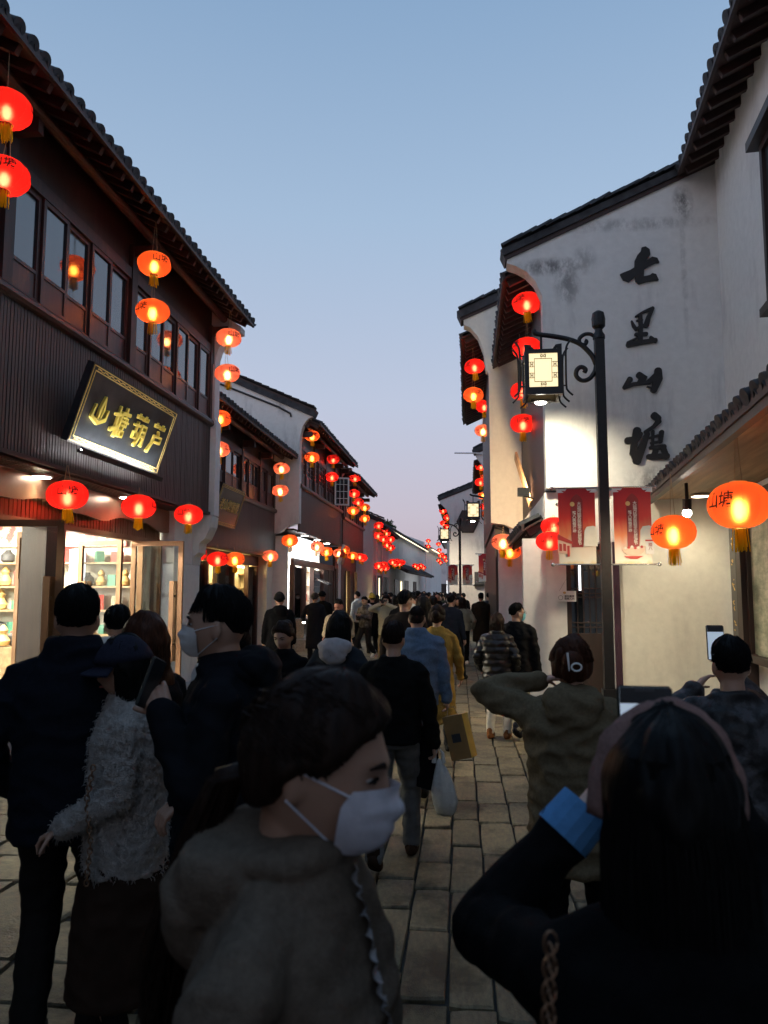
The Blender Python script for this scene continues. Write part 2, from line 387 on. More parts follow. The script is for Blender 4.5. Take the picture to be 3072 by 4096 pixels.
# ================================================================ roof pieces
def arc_tile(r, t, L, up=True, n=6, name='roof_tile', drop=.0, end=False):
    mb = MB(); vs = []; sg = 1 if up else -1
    for x, k in ((0, 1.0), (-L, .9)):
        for rr in (r * k, (r - t) * k):
            for i in range(n + 1):
                a = math.pi * (.06 + .88 * i / n); vs.append((x, -rr * math.cos(a), sg * rr * math.sin(a) * .8))
    m = n + 1; fs = []
    for i in range(n):
        fs += [(i, i+1, 2*m+i+1, 2*m+i), (m+i, 3*m+i, 3*m+i+1, m+i+1), (i, m+i, m+i+1, i+1), (2*m+i, 2*m+i+1, 3*m+i+1, 3*m+i)]
    fs += [(0, 2*m, 3*m, m), (n, m+n, 3*m+n, 2*m+n)]
    mb.add(vs, fs)
    if end:                                       # round eave end cap
        poly = [(-r*.95*math.cos(math.pi*i/8), r*.8*math.sin(math.pi*i/8) + .004) for i in range(9)] + [(r*.7, -.035), (0, -.06), (-r*.7, -.035)]
        mb.prism(poly, 'x', .001, .022)
    return shade_auto(mb.mesh(name, 'tile'), 50)
T_COVER = arc_tile(.088, .016, .34); T_END = arc_tile(.094, .018, .30, end=True); T_PAN = arc_tile(.105, .014, .36, up=False)
RAFT = {}
def eave(root, y0, y1, xe, ze, slope, depth, sx=1, sp=.23, objs=2, seed=1, back=True, raft_sp=.28, edge_h=.05):
    """tiled roof edge: xe is the eave's distance out from the wall, rising inward"""
    rg = random.Random(seed); c, s = math.cos(slope), math.sin(slope); n = int((y1 - y0) / sp)
    rz = 0 if sx > 0 else math.pi
    P = lambda d, lift=0: (sx * (xe - d * c + lift * s), ze + d * s + lift * c)     # d metres up the slope
    for i in range(n):
        y = y0 + (i + .5) * sp
        for k in range(objs):
            x, z = P(k * .27 + rg.uniform(-.012, .012), .045 + k * .012 + rg.uniform(-.006, .01))
            inst('roof_tile', T_END if k == 0 else T_COVER, root, (x, y + rg.uniform(-.01, .01), z), (0, slope - .05 + rg.uniform(-.03, .03), rz))
        x, z = P(-.02, .10)
        inst('drip_tile', T_PAN, root, (x, y + sp / 2, z - .02), (0, slope - .04, rz))
    if back:
        mb = MB(); st = 8
        for i in range(n):
            for j in range(st):
                pass
        d0 = objs * .27 - .06; vs = []; fs = []; m = n * 8 + 1
        for d in (d0, depth):
            for i in range(m):
                ph = (i % 8) / 8 * 2 * math.pi; x, z = P(d, .07 + .05 * math.cos(ph - math.pi)); vs.append((x, y0 + i * sp / 8, z))
        fs = [(i, i+1, m+i+1, m+i) for i in range(m - 1)]
        tag(mb.add(vs, fs).build('tile_field', 'tile', root, smooth=True), kind='stuff')
    # boards under the tiles, eave board, rafters
    a = P(.0, .0); b = P(depth, .0); a2 = P(.0, -.025); b2 = P(depth, -.025)
    MB().prism([a, b, b2, a2], 'y', y0, y1).build('roof_board', 'rafter', root)
    key = (round(slope, 3), round(min(depth, 1.6), 2))
    if key not in RAFT:
        mb = MB(); L = key[1]; mb.box(-L, -.03, -.032, .032, -.10, -.0); RAFT[key] = mb.mesh('rafter', 'rafter')
    for i in range(int((y1 - y0) / raft_sp)):
        x, z = P(0, -.027); inst('rafter', RAFT[key], root, (x, y0 + (i + .5) * raft_sp, z), (0, slope, rz))
    x, z = P(.02, .03); x2, z2 = P(-.025, .03)
    B(min(x, x2), max(x, x2), y0, y1, z - .075, z + .03).build('eave_board', 'rafter', root)
def verge(root, p0, p1, y0, y1, step=.25, mat='tile', band=.16, seed=3):
    """row of tiles lying up the sloped top of a gable wall, p = (x, z), a dark brick course below"""
    rg = random.Random(seed); d = Vector((p1[0]-p0[0], p1[1]-p0[1])); L = d.length; d.normalize(); a = math.atan2(d.y, d.x)
    n = int(L / step)
    for i in range(n):
        q = Vector(p0) + d * (i * step)
        for k, yy in enumerate((y0 - .02, y0 + .2)):
            # tile axis runs along the slope; the low end overlaps the one below
            inst('roof_tile', T_COVER, root, (q.x, yy + rg.uniform(-.01, .01), q.y + band + .02), (0, -a - .09 + rg.uniform(-.03, .03) + math.pi * 0, 0), (-1.0, 1, 1.1))
    nrm = Vector((-d.y, d.x))
    poly = [tuple(p0), tuple(p1), tuple(Vector(p1) + nrm * band), tuple(Vector(p0) + nrm * band)]
    MB().prism(poly, 'y', y0 - .06, y1).build('verge_course', 'tile', root)
    poly = [tuple(Vector(p0) - nrm * .06), tuple(Vector(p1) - nrm * .06), tuple(p1), tuple(p0)]
    MB().prism(poly, 'y', y0 - .03, y1).build('verge_board', 'rafter', root)

def mural_mat():
    m, nt, b = newmat('mural'); f = noise_fac(nt, 7, 6, .7); nt.links.new(ramp(nt, f, [(.5, (.75, .66, .5)), (.56, (.55, .12, .12))]), b.inputs['Base Color'])
mural_mat()
# ================================================================ timber shop houses (street side is local +x)
SL = {}
def slats(root, y0, y1, z0, z1, x, sp=.062, mat='slat', objs=True, name='slat', w=.05, th=.022):
    n = int((y1 - y0) / sp)
    if objs:
        k = (round(z1 - z0, 3), mat, w)
        if k not in SL: SL[k] = B(0, th, -w / 2, w / 2, 0, z1 - z0).mesh(name, mat)
        for i in range(n): inst(name, SL[k], root, (x + rng.uniform(-.002, .003), y0 + (i + .5) * sp, z0))
    else:
        mb = MB()
        for i in range(n): yy = y0 + (i + .5) * sp; mb.box(x, x + th, yy - w / 2, yy + w / 2, z0, z1)
        tag(mb.build(name + 's' if False else 'slat_boarding', mat, root), kind='stuff')
    B(x - .03, x - .001, y0, y1, z0 + .01, z1 - .01).build('backing_board', 'wood_dark', root)
SASH = {}
def sash(root, y, w, z0, z1, x, rz=0, panel=.34, lattice=False, mat='wood'):
    k = (round(w, 3), round(z1 - z0, 3), panel, lattice, mat); h = z1 - z0; t = .05; b = .055
    if k not in SASH:
        f = MB(); f.box(0, t, 0, b, 0, h).box(0, t, w - b, w, 0, h).box(.001, t - .001, b, w - b, 0, b).box(.001, t - .001, b, w - b, h - b, h)
        f.box(.001, t - .001, b, w - b, panel, panel + .04).box(.012, t - .014, b, w - b, b, panel)
        if lattice:
            for q in (.33, .66): f.box(.012, t - .012, b + (w - 2*b) * q - .008, b + (w - 2*b) * q + .008, panel, h - b)
            for q in (.25, .5, .75): f.box(.013, t - .013, b, w - b, panel + (h - panel) * q - .008, panel + (h - panel) * q + .008)
        SASH[k] = (f.mesh('window', mat), B(.018, .026, b, w - b, panel + .04, h - b).mesh('pane', 'window_glass'))
    o = inst('window', SASH[k][0], root, (x, y, z0), (0, 0, rz)); inst('pane', SASH[k][1], o)
    return o
def house_upper(root, L, zs, zl, ze, xe, posts, y0=0.0, nsash=.56, slatobj=True, lattice=False, seed=1, objs=2, slope=R(27), head=None, rangle=0.0, depth=2.6):
    head = head or ze - .62
    slats(root, y0, L, zs, zl - .06, 0.0, objs=slatobj)
    MB().tube([(.03, y0, zl), (.03, L, zl)], .07, 10).build('sill', 'wood', root)
    B(-.05, .06, y0, L, zs - .05, zs).build('fascia_foot', 'wood_dark', root)
    for p in posts: B(-.12, .045, p - .09, p + .09, zl + .06, ze - .12).build('post', 'wood_dark', root)
    for a, b in zip(posts, posts[1:]):
        n = max(1, round((b - a - .18) / nsash)); w = (b - a - .18) / n
        for i in range(n):
            sash(root, a + .09 + i * w + .004, w - .008, zl + .07, head, -.06 + (.03 if i % 2 else 0), rangle, lattice=lattice)
    B(-.10, .03, y0, L, head, head + .16).build('lintel', 'wood', root)
    B(-.09, -.02, y0, L, head + .16, ze + .25).build('eave_wall', 'wood_dark', root)
    MB().tube([(.22, y0, ze - .20 + (xe - .22) * math.tan(slope)), (.22, L, ze - .20 + (xe - .22) * math.tan(slope))], .07, 10).build('purlin', 'wood', root)
    for p in posts: B(-.02, .34, p - .05, p + .05, ze - .30, ze - .14).build('bracket', 'wood', root)
    eave(root, y0 - .1, L + .12, xe, ze, slope, depth, seed=seed, objs=objs)
    # dark room behind the upper windows, with walls and floor
    B(-3.6, -.16, y0 + .05, L - .05, zs, zs + .06).build('upper_floor', 'wood_dark', root)
    B(-3.7, -3.6, y0, L, 0, ze + .9).build('back_wall', 'plaster_old', root)
def corbel_poly(x_in, x_out, z_top, z_bot, n=6):
    """profile (x,z) of a plastered end-wall head stepping out under the eave"""
    pts = [(x_in, z_bot)]
    for i in range(n + 1):
        t = i / n; pts.append((x_in + (x_out - x_in) * (1 - math.cos(t * math.pi / 2)), z_bot + (z_top - z_bot) * .85 * math.sin(t * math.pi / 2)))
    pts.append((x_out, z_top)); return pts
def shop_room(root, x0, x1, y0, y1, z1, wall, panel, npan=2, floor='granite', psz=.5):
    B(x0 - .1, x0, y0, y1, 0, z1).build('shop_back_wall', wall, root)
    B(x0, x1, y0 - .08, y0, 0, z1).build('shop_side_wall', wall, root)
    B(x0, x1, y1, y1 + .08, 0, z1).build('shop_side_wall', wall, root)
    B(x0, x1, y0, y1, z1, z1 + .06).build('shop_ceiling', wall, root)
    B(x0, x1, y0, y1, .02, .10).build('shop_floor', floor, root)
    for i in range(npan):
        yy = y0 + (i + .5) * (y1 - y0) / npan
        B((x0 + x1) / 2 - psz, (x0 + x1) / 2 + psz, yy - psz, yy + psz, z1 - .05, z1 - .006).build('ceiling_light', panel, root)
ITEMS = None
def goods(root, x, y0, y1, zs_, seed, depth=.3, kinds=None):
    """shelves along the back with things on them: each shelf and each item its own part"""
    global ITEMS
    if ITEMS is None:
        g = MB().lathe([(.02, 0), (.09, .02), (.11, .09), (.06, .17), (.05, .19), (.075, .25), (.04, .31), (.012, .34)], 10)
        ITEMS = [shade_auto(g.mesh('gourd', 'gourd')), shade_auto(MB().lathe([(.08, 0), (.13, .05), (.13, .16), (.06, .22), (.05, .26)], 10).mesh('jar', 'dark_item')),
                 B(-.08, .08, -.1, .1, 0, .22).mesh('gift_box', 'red_item'), B(-.07, .07, -.08, .08, 0, .26).mesh('gift_box', 'cream_item'),
                 shade_auto(MB().lathe([(.02, 0), (.12, .01), (.14, .1), (.09, .17), (.02, .2)], 10).mesh('hat', 'dark_item')), B(-.06, .06, -.07, .07, 0, .18).mesh('gift_box', 'green_item')]
    rg = random.Random(seed)
    for z in zs_:
        B(x, x + depth, y0, y1, z - .03, z).build('shelf', 'wood_tan', root)
        y = y0 + .15
        while y < y1 - .1:
            inst(None or 'shelf_item', ITEMS[rg.choice(kinds or [0, 1, 2, 3, 4, 5])], root, (x + depth / 2, y, z), (0, 0, rg.random()), (rg.uniform(.8, 1.15),) * 3); y += rg.uniform(.2, .38)

def goods_side(root, x0, x1, y, zs_, seed, depth=.3, kinds=None):
    # the same along a side wall, facing the street's near end
    rg = random.Random(seed)
    for z in zs_:
        B(x0, x1, y - depth, y, z - .03, z).build('shelf', 'wood_tan', root); x = x0 + .15
        while x < x1 - .1:
            inst('shelf_item', ITEMS[rg.choice(kinds or [0, 1, 2, 3, 4, 5])], root, (x, y - depth / 2, z), (0, 0, rg.random() * 3), (rg.uniform(.8, 1.15),) * 3); x += rg.uniform(.2, .36)
# ---- b1: the shop with the black and gold board
b1 = thing('timber_shop_house', 'two-storey timber shop with slatted fascia, sash windows and black gold-lettered board', 'house', (-4.8, 5.5, 0))
house_upper(b1, 8.55, 3.18, 4.86, 6.85, .7, [.15, 1.8, 4.85, 8.3], seed=2, head=6.2)
# plastered end wall and its corbels
pts = corbel_poly(.06, .55, 6.75, 6.0) + [(-.4, 7.35), (-3.7, 9.0), (-3.7, 3.0), (.06, 3.0)]
MB().prism(pts, 'y', 8.38, 8.66).build('end_wall', 'plaster', b1)
MB().prism([(.13, 3.12), (.13, 4.9), (.09, 4.98), (.09, 6.0), (-.05, 6.0), (-.05, 3.12)], 'y', 8.32, 8.60).build('wall_pier', 'plaster', b1)
MB().prism([(-.5, 2.2), (-.22, 2.2), (-.20, 2.35), (-.12, 2.42), (-.10, 2.6), (.0, 2.68), (.10, 2.9), (.12, 3.1), (-.5, 3.1)], 'y', 8.22, 8.62).build('corbel', 'plaster', b1)
B(-.55, -.22, 7.3, 8.6, 0, 2.195).build('ground_wall', 'plaster', b1)
B(-.55, -.22, 7.3, 8.2, 2.2, 3.1).build('ground_wall', 'plaster', b1)
# soffit with thin battens, wavy header, ribbed band
B(-.62, .02, 0, 8.25, 3.13, 3.175).build('soffit', 'wood_dark', b1)
mb = MB()
for i in range(9): mb.box(-.58 + i * .065, -.54 + i * .065, 0, 7.2, 3.10, 3.128)
tag(mb.build('soffit_battens', 'wood_dark', b1), kind='stuff')
wave = [(y * .1, 2.76 + .05 * math.sin(y * .1 * 2.4) + .02 * math.sin(y * .1 * 6.1)) for y in range(0, 74)]
MB().prism(wave + [(7.3, 3.09), (0, 3.09)], 'x', -.36, -.32).build('header_board', 'bronze', b1)
slats(b1, 0, 7.25, 2.58, 2.86, -.47, sp=.085, mat='bronze', name='header_slat', w=.07)
B(-.52, -.40, 0, 7.3, 2.50, 2.575).build('door_head', 'bronze', b1)
B(-.62, -.30, 3.38, 3.78, .1, 2.575).build('column', 'wood_dark', b1)
B(-.70, .30, 0, 8.3, 0, .10).build('door_step', 'granite', b1)
def door_leaf(root, x, y, rz, w=.86, h=2.38, mat='bronze', hx=.1):
    b = .075; f = MB(); f.box(0, w, -.025, .025, 0, b).box(0, w, -.025, .025, h - b, h).box(0, b, -.0249, .0249, b, h - b).box(w - b, w, -.0249, .0249, b, h - b)
    o = inst('glass_door', f.mesh('glass_door', mat), root, (x, y, .12), (0, 0, rz))
    B(b, w - b, -.004, .004, b, h - b).build('pane', 'clear_glass', o)
    hb = MB()
    for sy in (-.075, .055): hb.box(w - .19, w - .115, sy, sy + .02, .5, 1.75)
    for z in (.75, 1.5): hb.box(w - .165, w - .14, -.06, .06, z, z + .03)
    hb.build('door_handle', mat, o); return o
door_leaf(b1, -.5, 2.55, R(4)); door_leaf(b1, -.5, 6.25, R(-2)); door_leaf(b1, -.5, 3.85, R(150), w=.8); door_leaf(b1, -.5, 5.9, R(168), w=.8)
B(-.5, -.46, .05, 2.5, .6, 2.5).build('display_pane', 'clear_glass', b1)
B(-.52, -.44, .05, 2.5, .1, .6).build('display_plinth', 'bronze', b1)
for y in (.05, 1.2, 2.45, 6.5, 7.25): B(-.52, -.43, y, y + .07, .1, 2.5).build('display_post', 'bronze', b1)
B(-.5, -.46, 6.57, 7.25, .15, 2.5).build('display_pane', 'clear_glass', b1)
shop_room(b1, -4.2, -.62, .05, 7.2, 3.0, 'plaster_cream', 'panel_white', 2, psz=.75)
goods(b1, -4.15, .3, 7.0, (.55, .95, 1.35, 1.75, 2.15), 5)
goods_side(b1, -3.8, -.75, 7.18, (.6, 1.0, 1.4, 1.8, 2.2), 6)
B(-3.6, -1.0, 7.12, 7.17, 2.48, 2.95).build('blossom_mural', 'mural', b1)
for y, z0, z1 in ((1.15, .4, 2.3), (2.15, .5, 2.4), (3.2, .4, 2.45)):
    for q in range(3): B(-1.3, -1.24, y, y + .34, z0 + q * .64, z0 + q * .64 + .56).build('light_box', 'lightbox', b1)
    B(-1.36, -1.305, y - .06, y + .40, .1, 2.5).build('light_box_back', 'dark_item', b1)
B(-1.7, -1.63, 6.55, 6.95, .5, 2.4).build('light_box', 'lightbox', b1)
B(-4.1, -4.08, 3.5, 6.5, 2.32, 2.85).build('blossom_mural', 'mural', b1)
for (x, y, s) in ((-2.2, 2.0, 1), (-2.6, 4.6, 1.2), (-2.4, 6.3, 1)):
    B(x - .3, x + .3, y - .4, y + .4, .1, .85).build('counter', 'wood_tan', b1)
    for q in range(4): inst('shelf_item', ITEMS[q % 5], b1, (x + .1 * (q % 2) - .05, y - .3 + q * .2, .85), (0, 0, q), (s, s, s))
dl = MB().lathe([(.14, 0), (.14, .03), (.10, .05)], 20)
for (x, y) in ((-.04, 3.13), (.10, 5.2)):
    o = inst('downlight', shade_auto(MB().lathe([(.135, .0), (.135, .03)], 20).mesh('downlight', 'white_paint')), b1, (x - .22, y, 3.065)); MB().lathe([(.11, -.004), (.11, -.001)], 20).build('diffuser', 'led_white', o)

def fitting_light(name, parent, loc, e, colr, size=150, aim=(0, 0, -1), blend=.9):
    L = bpy.data.lights.new(name, 'SPOT'); L.energy = e; L.color = colr; L.spot_size = R(size); L.spot_blend = blend; L.shadow_soft_size = .08
    o = bpy.data.objects.new(name, L); col.objects.link(o); o.parent = parent; o.location = loc; o.rotation_euler = Vector(aim).to_track_quat('-Z', 'Y').to_euler(); return o
for (x, y) in ((-.26, 3.13), (-.12, 5.2)): fitting_light('downlight_beam', b1, (x, y, 3.05), 190, (1, .84, .56), aim=(.7, -.3, -1))
# unseen wing and roof added behind the camera to keep sky light off the foreground
B(-4.0, 0, -26, -.06, 0, 6.6).build('sky_block_wing', 'wood_dark', b1); MB().prism([(.7, 6.8), (-4.0, 9.1), (-4.0, 8.9), (.7, 6.65)], 'y', -26, -.12).build('sky_block_roof', 'far_roof', b1)
# ---- b2: lower house with the small tilted board and yellow-lit shop
b2 = thing('timber_shop_house', 'lower dark timber house with small tilted black sign and yellow-lit display', 'house', (-5.6, 14.1, 0))
house_upper(b2, 7.95, 2.74, 4.05, 5.62, .65, [.2, 2.4, 4.5, 6.2, 7.7], slatobj=False, seed=4, head=5.1, lattice=False, objs=2)
B(-.35, -.05, 7.3, 7.95, 0, 2.69).build('ground_wall', 'plaster_cream', b2)
B(-.45, -.3, .5, 7.3, 2.42, 2.69).build('door_head', 'wood', b2)
for y in (1.7, 3.0, 3.7, 5.0, 6.3, 7.2): B(-.42, -.30, y, y + .1, .1, 2.42).build('door_post', 'wood', b2)
for y, w in ((1.8, 1.2), (3.8, 1.2), (6.4, .8)): B(-.38, -.36, y, y + w, .2, 2.4).build('display_pane', 'clear_glass', b2)
B(-.6, .3, .1, 7.9, 0, .10).build('door_step', 'granite', b2)
shop_room(b2, -2.6, -.5, .5, 7.2, 2.7, 'plaster_cream', 'panel_warm', 3, psz=.35)
goods(b2, -2.55, .8, 7.0, (.5, .9, 1.3, 1.7, 2.05), 9)
goods_side(b2, -2.4, -.6, 7.18, (.6, 1.0, 1.4, 1.8, 2.2), 10)
for y in (2.0, 4.1, 5.4):
    o = B(-1.5, -1.1, y - .2, y + .2, .1, .75).build('display_stand', 'white_paint', b2)
    shade_auto(MB().ell((-1.3, y, 1.25), (.13, .13, .17)).mesh('hat_form', 'paper')); inst('hat_form', shade_auto(MB().ell((0, 0, 0), (.13, .13, .17)).mesh('hat_form', 'paper')), b2, (-1.3, y, 1.35)); B(-1.31, -1.29, y - .01, y + .01, .75, 1.2).build('hat_stand', 'iron', b2)
B(-1.2, -1.15, 6.3, 7.0, .9, 2.2).build('wall_card', 'red_item', b2)
for y, w in ((1.8, 1.2), (3.8, 1.2), (5.15, 1.1), (6.4, .8)):  # pale backs and light strips added behind the glass to brighten the shop
    B(-.80, -.77, y, y + w, .5, 2.38).build('display_back', 'plaster_cream', b2); B(-.77, -.44, y, y + w, .48, .52).build('display_shelf', 'wood_tan', b2)
    B(-.52, -.46, y + .05, y + w - .05, 2.36, 2.385).build('display_boost_light', 'display_boost_led', b2); B(-.77, -.62, y, y + w, 1.3, 1.33).build('display_shelf', 'wood_tan', b2)
    for q in range(int(w / .24)): inst('shelf_item', ITEMS[(q * 3 + int(y)) % 6], b2, (-.66, y + .14 + q * .24, .52)); inst('shelf_item', ITEMS[(q * 2 + 1 + int(y)) % 6], b2, (-.695, y + .14 + q * .24, 1.33), (0, 0, 0), (.7, .7, .9))

# ---- b3: house with the plastered gable and the white-lit food shop
b3 = thing('timber_shop_house', 'timber house with weathered white gable and white-lit snack counter below', 'house', (-4.9, 22.1, 0))
house_upper(b3, 7.6, 3.5, 4.82, 6.62, .62, [.25, 2.2, 4.2, 6.1, 7.4], slatobj=False, seed=6, head=5.95, lattice=True)
pts = [(.04, 3.7), (.04, 6.05)] + corbel_poly(.04, .42, 6.95, 6.1)[1:] + [(-2.0, 8.0), (-4.6, 9.2), (-4.6, 0), (-.9, 0), (-.9, 3.35), (-.55, 3.42), (-.3, 3.6)]
MB().prism(pts, 'y', -.18, .12).build('gable_wall', 'plaster_old', b3)
verge(b3, (.50, 6.98), (-4.6, 9.28), -.18, .2)
MB().tube([(-2.4, -.2, 7.9), (-.6, -.2, 7.15), (-.25, -.2, 6.95), (-.22, -.2, 6.85)], .03, 8).build('drain_pipe', 'cable', b3)
B(-.08, -.02, 7.45, 7.75, 0, 6.3).build('end_wall', 'plaster_pink', b3)
MB().prism(corbel_poly(-.02, .42, 6.55, 6.0) + [(-.4, 6.55), (-.4, 5.9)], 'y', 7.46, 7.74).build('corbel', 'plaster_pink', b3)
# snack shop: lit sign box, counters, tiled side wall
shop_room(b3, -3.2, -.35, .2, 5.0, 3.3, 'plaster', 'panel_white', 2, psz=.5)
goods(b3, -3.15, .4, 4.8, (.9, 1.4, 1.9), 12, kinds=[3, 5, 1, 2])
goods_side(b3, -2.8, -.6, 4.98, (.9, 1.4, 1.9, 2.4), 13, kinds=[3, 5, 1, 2])
B(-.30, -.05, .3, 3.2, 2.72, 3.32).build('lit_sign_box', 'lightbox', b3)
B(-.3, -.2, .3, 7.3, 2.5, 2.7).build('door_head', 'wood', b3)
for y0_, y1_ in ((.5, 1.8), (2.05, 3.15)): B(-.80, -.75, y0_, y1_, 1.0, 2.45).build('added_glow_panel', 'lightbox', b3)  # glowing panels added inside to brighten the dark shop front
for y in (.25, 1.9, 3.2, 5.0, 6.0, 7.2): B(-.32, -.18, y, y + .14, .1, 2.5).build('door_post', 'wood', b3)
B(-.28, -.26, .39, 1.9, .9, 2.45).build('display_pane', 'clear_glass', b3)
B(-.5, .55, .1, 5.4, 0, .32).build('door_step', 'granite', b3)
B(-.4, .1, .4, 1.85, .32, .9).build('snack_counter', 'steel', b3)
for i in range(9):
    for j in range(8): B(-.34, -.31, 3.36 + j * .2 + (.1 if i % 2 else 0), 3.36 + j * .2 + .185 + (.1 if i % 2 else 0), .35 + i * .22, .55 + i * .22).build('brick', 'brick_grey', b3)
B(-.36, -.35, 3.34, 5.0, .3, 2.45).build('brick_bed', 'paper', b3)
o = B(0, .5, 0, .7, 0, .02).build('flap_awning', 'clear_glass', b3, (-.2, 3.5, 2.15), (0, R(25), 0)); MB().box(0, .5, 0, .02, -.01, .03).box(0, .5, .68, .70, -.01, .03).box(.48, .5, .02, .68, -.01, .03).build('flap_frame', 'steel', o)
for y in (5.2, 6.2): B(-.24, -.2, y, y + .8, .15, 2.48).build('door', 'wood_dark', b3)
mb = MB(); w = sash(b3, 5.95, .55, 4.9, 5.95, .02, R(-70), .0, True, 'white_paint')
for (x, y) in ((-.1, 1.2), (-.1, 3.2), (-.1, 5.0)):
    o = inst('downlight', MB().lathe([(.12, 0), (.12, .03)], 16).mesh('downlight', 'white_paint'), b3, (x + .02, y, 3.42)); MB().lathe([(.1, -.004), (.1, -.001)], 16).build('diffuser', 'led_white', o)
for y in (1.2, 3.2): fitting_light('downlight_beam', b3, (-.08, y, 3.40), 60, (1, .93, .80))
for i, y in enumerate((6.4, 7.0)):
    B(0, .04, -.28, .28, 0, .75).build('hanging_board', 'wood_tan' if i else 'paper', b3, (.1, y, 2.75), (0, R(16), 0))

# ---- b4
b4 = thing('timber_shop_house', 'dark timber house beyond the open lattice window, hung with red lanterns', 'house', (-4.85, 29.75, 0))
house_upper(b4, 6.0, 3.4, 4.6, 6.2, .62, [.2, 2.0, 3.9, 5.8], slatobj=False, seed=8, head=5.6, objs=1)
B(-.4, -.3, .1, 5.9, 2.6, 3.35).build('shop_header', 'wood_dark', b4)
for y in (.2, 1.4, 2.6, 3.8, 5.0, 5.8): B(-.4, -.26, y, y + .12, 0, 2.6).build('door_post', 'wood', b4)
for y in (.32, 1.52, 3.92): B(-.36, -.3, y, y + 1.08, 0, 2.6).build('door', 'wood_dark', b4)
shop_room(b4, -2.2, -.45, 2.6, 5.8, 2.7, 'plaster_cream', 'panel_warm', 1, psz=.3)

# ---- b5, b6, b7: plastered houses where the street bends
def far_house(label, poly, y0, y1, root_loc, mat, vp=None, xe=.5, ze=4.6, eave_on=True, objs=1):
    h = thing('plastered_house', label, 'house', root_loc)
    MB().prism(poly, 'y', y0, y0 + .25).build('gable_wall', mat, h)
    if vp: verge(h, vp[0], vp[1], y0, y0 + .3, step=.3)
    B(-3.0, 0, y0 + .25, y1, 0, ze + .05).build('street_wall', mat, h)
    if eave_on: eave(h, y0 + .25, y1, xe, ze, R(25), 2.5, objs=objs, sp=.26, raft_sp=.4)
    return h
b5 = far_house('pinkish plastered house with stepped end and lantern cluster beside dark timber house', [(0, 0), (0, 4.6), (.5, 4.9), (.5, 5.05), (-3, 6.5), (-3, 0)], 0, 7.5, (-4.45, 36.2, 0), 'plaster_pink', ((.55, 5.06), (-3, 6.6)), .6, 4.75)
for y in (1.0, 2.6, 4.2, 5.8): B(-.02, .05, y, y + 1.1, 0, 2.5).build('door', 'wood_dark', b5)
for y in (.8, 3.4): B(.05, .12, y, y + .18, 0, 4.4).build('wall_pier', 'plaster_pink', b5)
shop_l = B(.02, .06, 2.3, 2.5, .3, 2.4).build('lit_window', 'led_strip', b5)
b6 = thing('plastered_house', 'long pale plastered house with light strip along its roof edge', 'house', (-4.75, 46.0, 0), R(-2.2))
MB().prism([(0, 0), (0, 5.5), (24, 6.2), (24, 0)], 'x', -.3, 0).build('street_wall', 'plaster', b6)
B(-4, -.3, 0, .3, 0, 5.5).build('end_wall', 'plaster', b6)
MB().prism([(.28, 5.4), (-3, 7.0), (-3, 6.85), (.28, 5.3)], 'y', -.1, 24).build('roof', 'far_roof', b6)
mb = MB()
for i in range(80): mb.tube([(.30, i * .3, 5.5), (-.6, i * .3, 5.93)], .07, 6)
tag(mb.build('tile_row', 'tile', b6), kind='stuff')
B(.29, .33, 0, 24, 5.30, 5.36).build('light_strip', 'led_strip', b6)
eave(b6, 1.0, 20, 1.1, 2.95, R(27), 1.3, objs=1, sp=.3, raft_sp=.6, back=True, seed=9)
for y in (3.0, 8.5, 14.0): B(-.02, .05, y, y + 2.2, 0, 2.5).build('door', 'wood_dark', b6)
B(.03, .07, 6.2, 6.5, .4, 2.4).build('lit_window', 'led_strip', b6)
b7 = thing('plastered_house', 'farther pale house end with light strip and lanterns at the bend', 'house', (-3.75, 70.5, 0), R(-3))
MB().prism([(-3, 0), (0, 0), (0, 5.4), (.5, 5.7), (-3, 7.2)], 'y', 0, 16).build('wall', 'plaster', b7)
MB().prism([(.6, 5.72), (-3, 7.4), (-3, 7.25), (.6, 5.6)], 'y', -.2, 16.1).build('roof', 'far_roof', b7)
B(.55, .62, -.2, 16, 5.52, 5.60).build('light_strip', 'led_strip', b7)
bE = thing('timber_shop_house', 'dark far house closing the street, dotted with red lanterns', 'house', (-4.5, 96, 0))
MB().prism([(0, 0), (12, 0), (12, 5.5), (6, 7.6), (0, 5.5)], 'y', 0, 6).build('wall', 'plaster_pink', bE)
MB().prism([(-.5, 5.3), (6, 7.7), (12.5, 5.3), (12.5, 5.5), (6, 7.95), (-.5, 5.5)], 'y', -.5, 6.5).build('roof', 'far_roof', bE)
for x in (1, 3.2, 5.4, 7.6): B(x, x + 1.6, -.06, 0, 0, 2.7).build('door', 'wood_dark', bE)
for x in (2.65, 4.85, 7.05): B(x, x + .4, -.05, 0, .4, 2.4).build('lit_window', 'led_strip', bE)

# ================================================================ right side
# ---- A: plastered gable with four big brush characters
hA = thing('plastered_house', 'tall white gable wall bearing four big black brush characters', 'house', (1.13, 11.0, 0))
cor = [(0, 5.98), (-.04, 6.08), (-.10, 6.22), (-.22, 6.36), (-.36, 6.45), (-.50, 6.5), (-.50, 6.60)]
pts = [(0, 3.16)] + cor + [(2.49, 7.86), (2.49, 3.16)]
MB().prism(pts, 'y', 0, .28).build('gable_wall', 'plaster_sign', hA)
verge(hA, (-.55, 6.60), (2.49, 7.92), 0, .3, step=.23, band=.10)
B(-.34, -.02, .14, .30, 0, 2.46).build('ground_wall', 'plaster', hA)
B(-.018, .26, .14, .30, 0, 3.12).build('ground_wall', 'plaster', hA)
B(.26, .90, .14, .30, 2.40, 3.12).build('door_overwall', 'plaster', hA)
B(.97, 2.49, .12, .30, 0, 3.13).build('ground_wall', 'plaster_cream', hA)
B(.90, .97, .10, .32, 0, 3.12).build('door_jamb', 'plaster', hA)
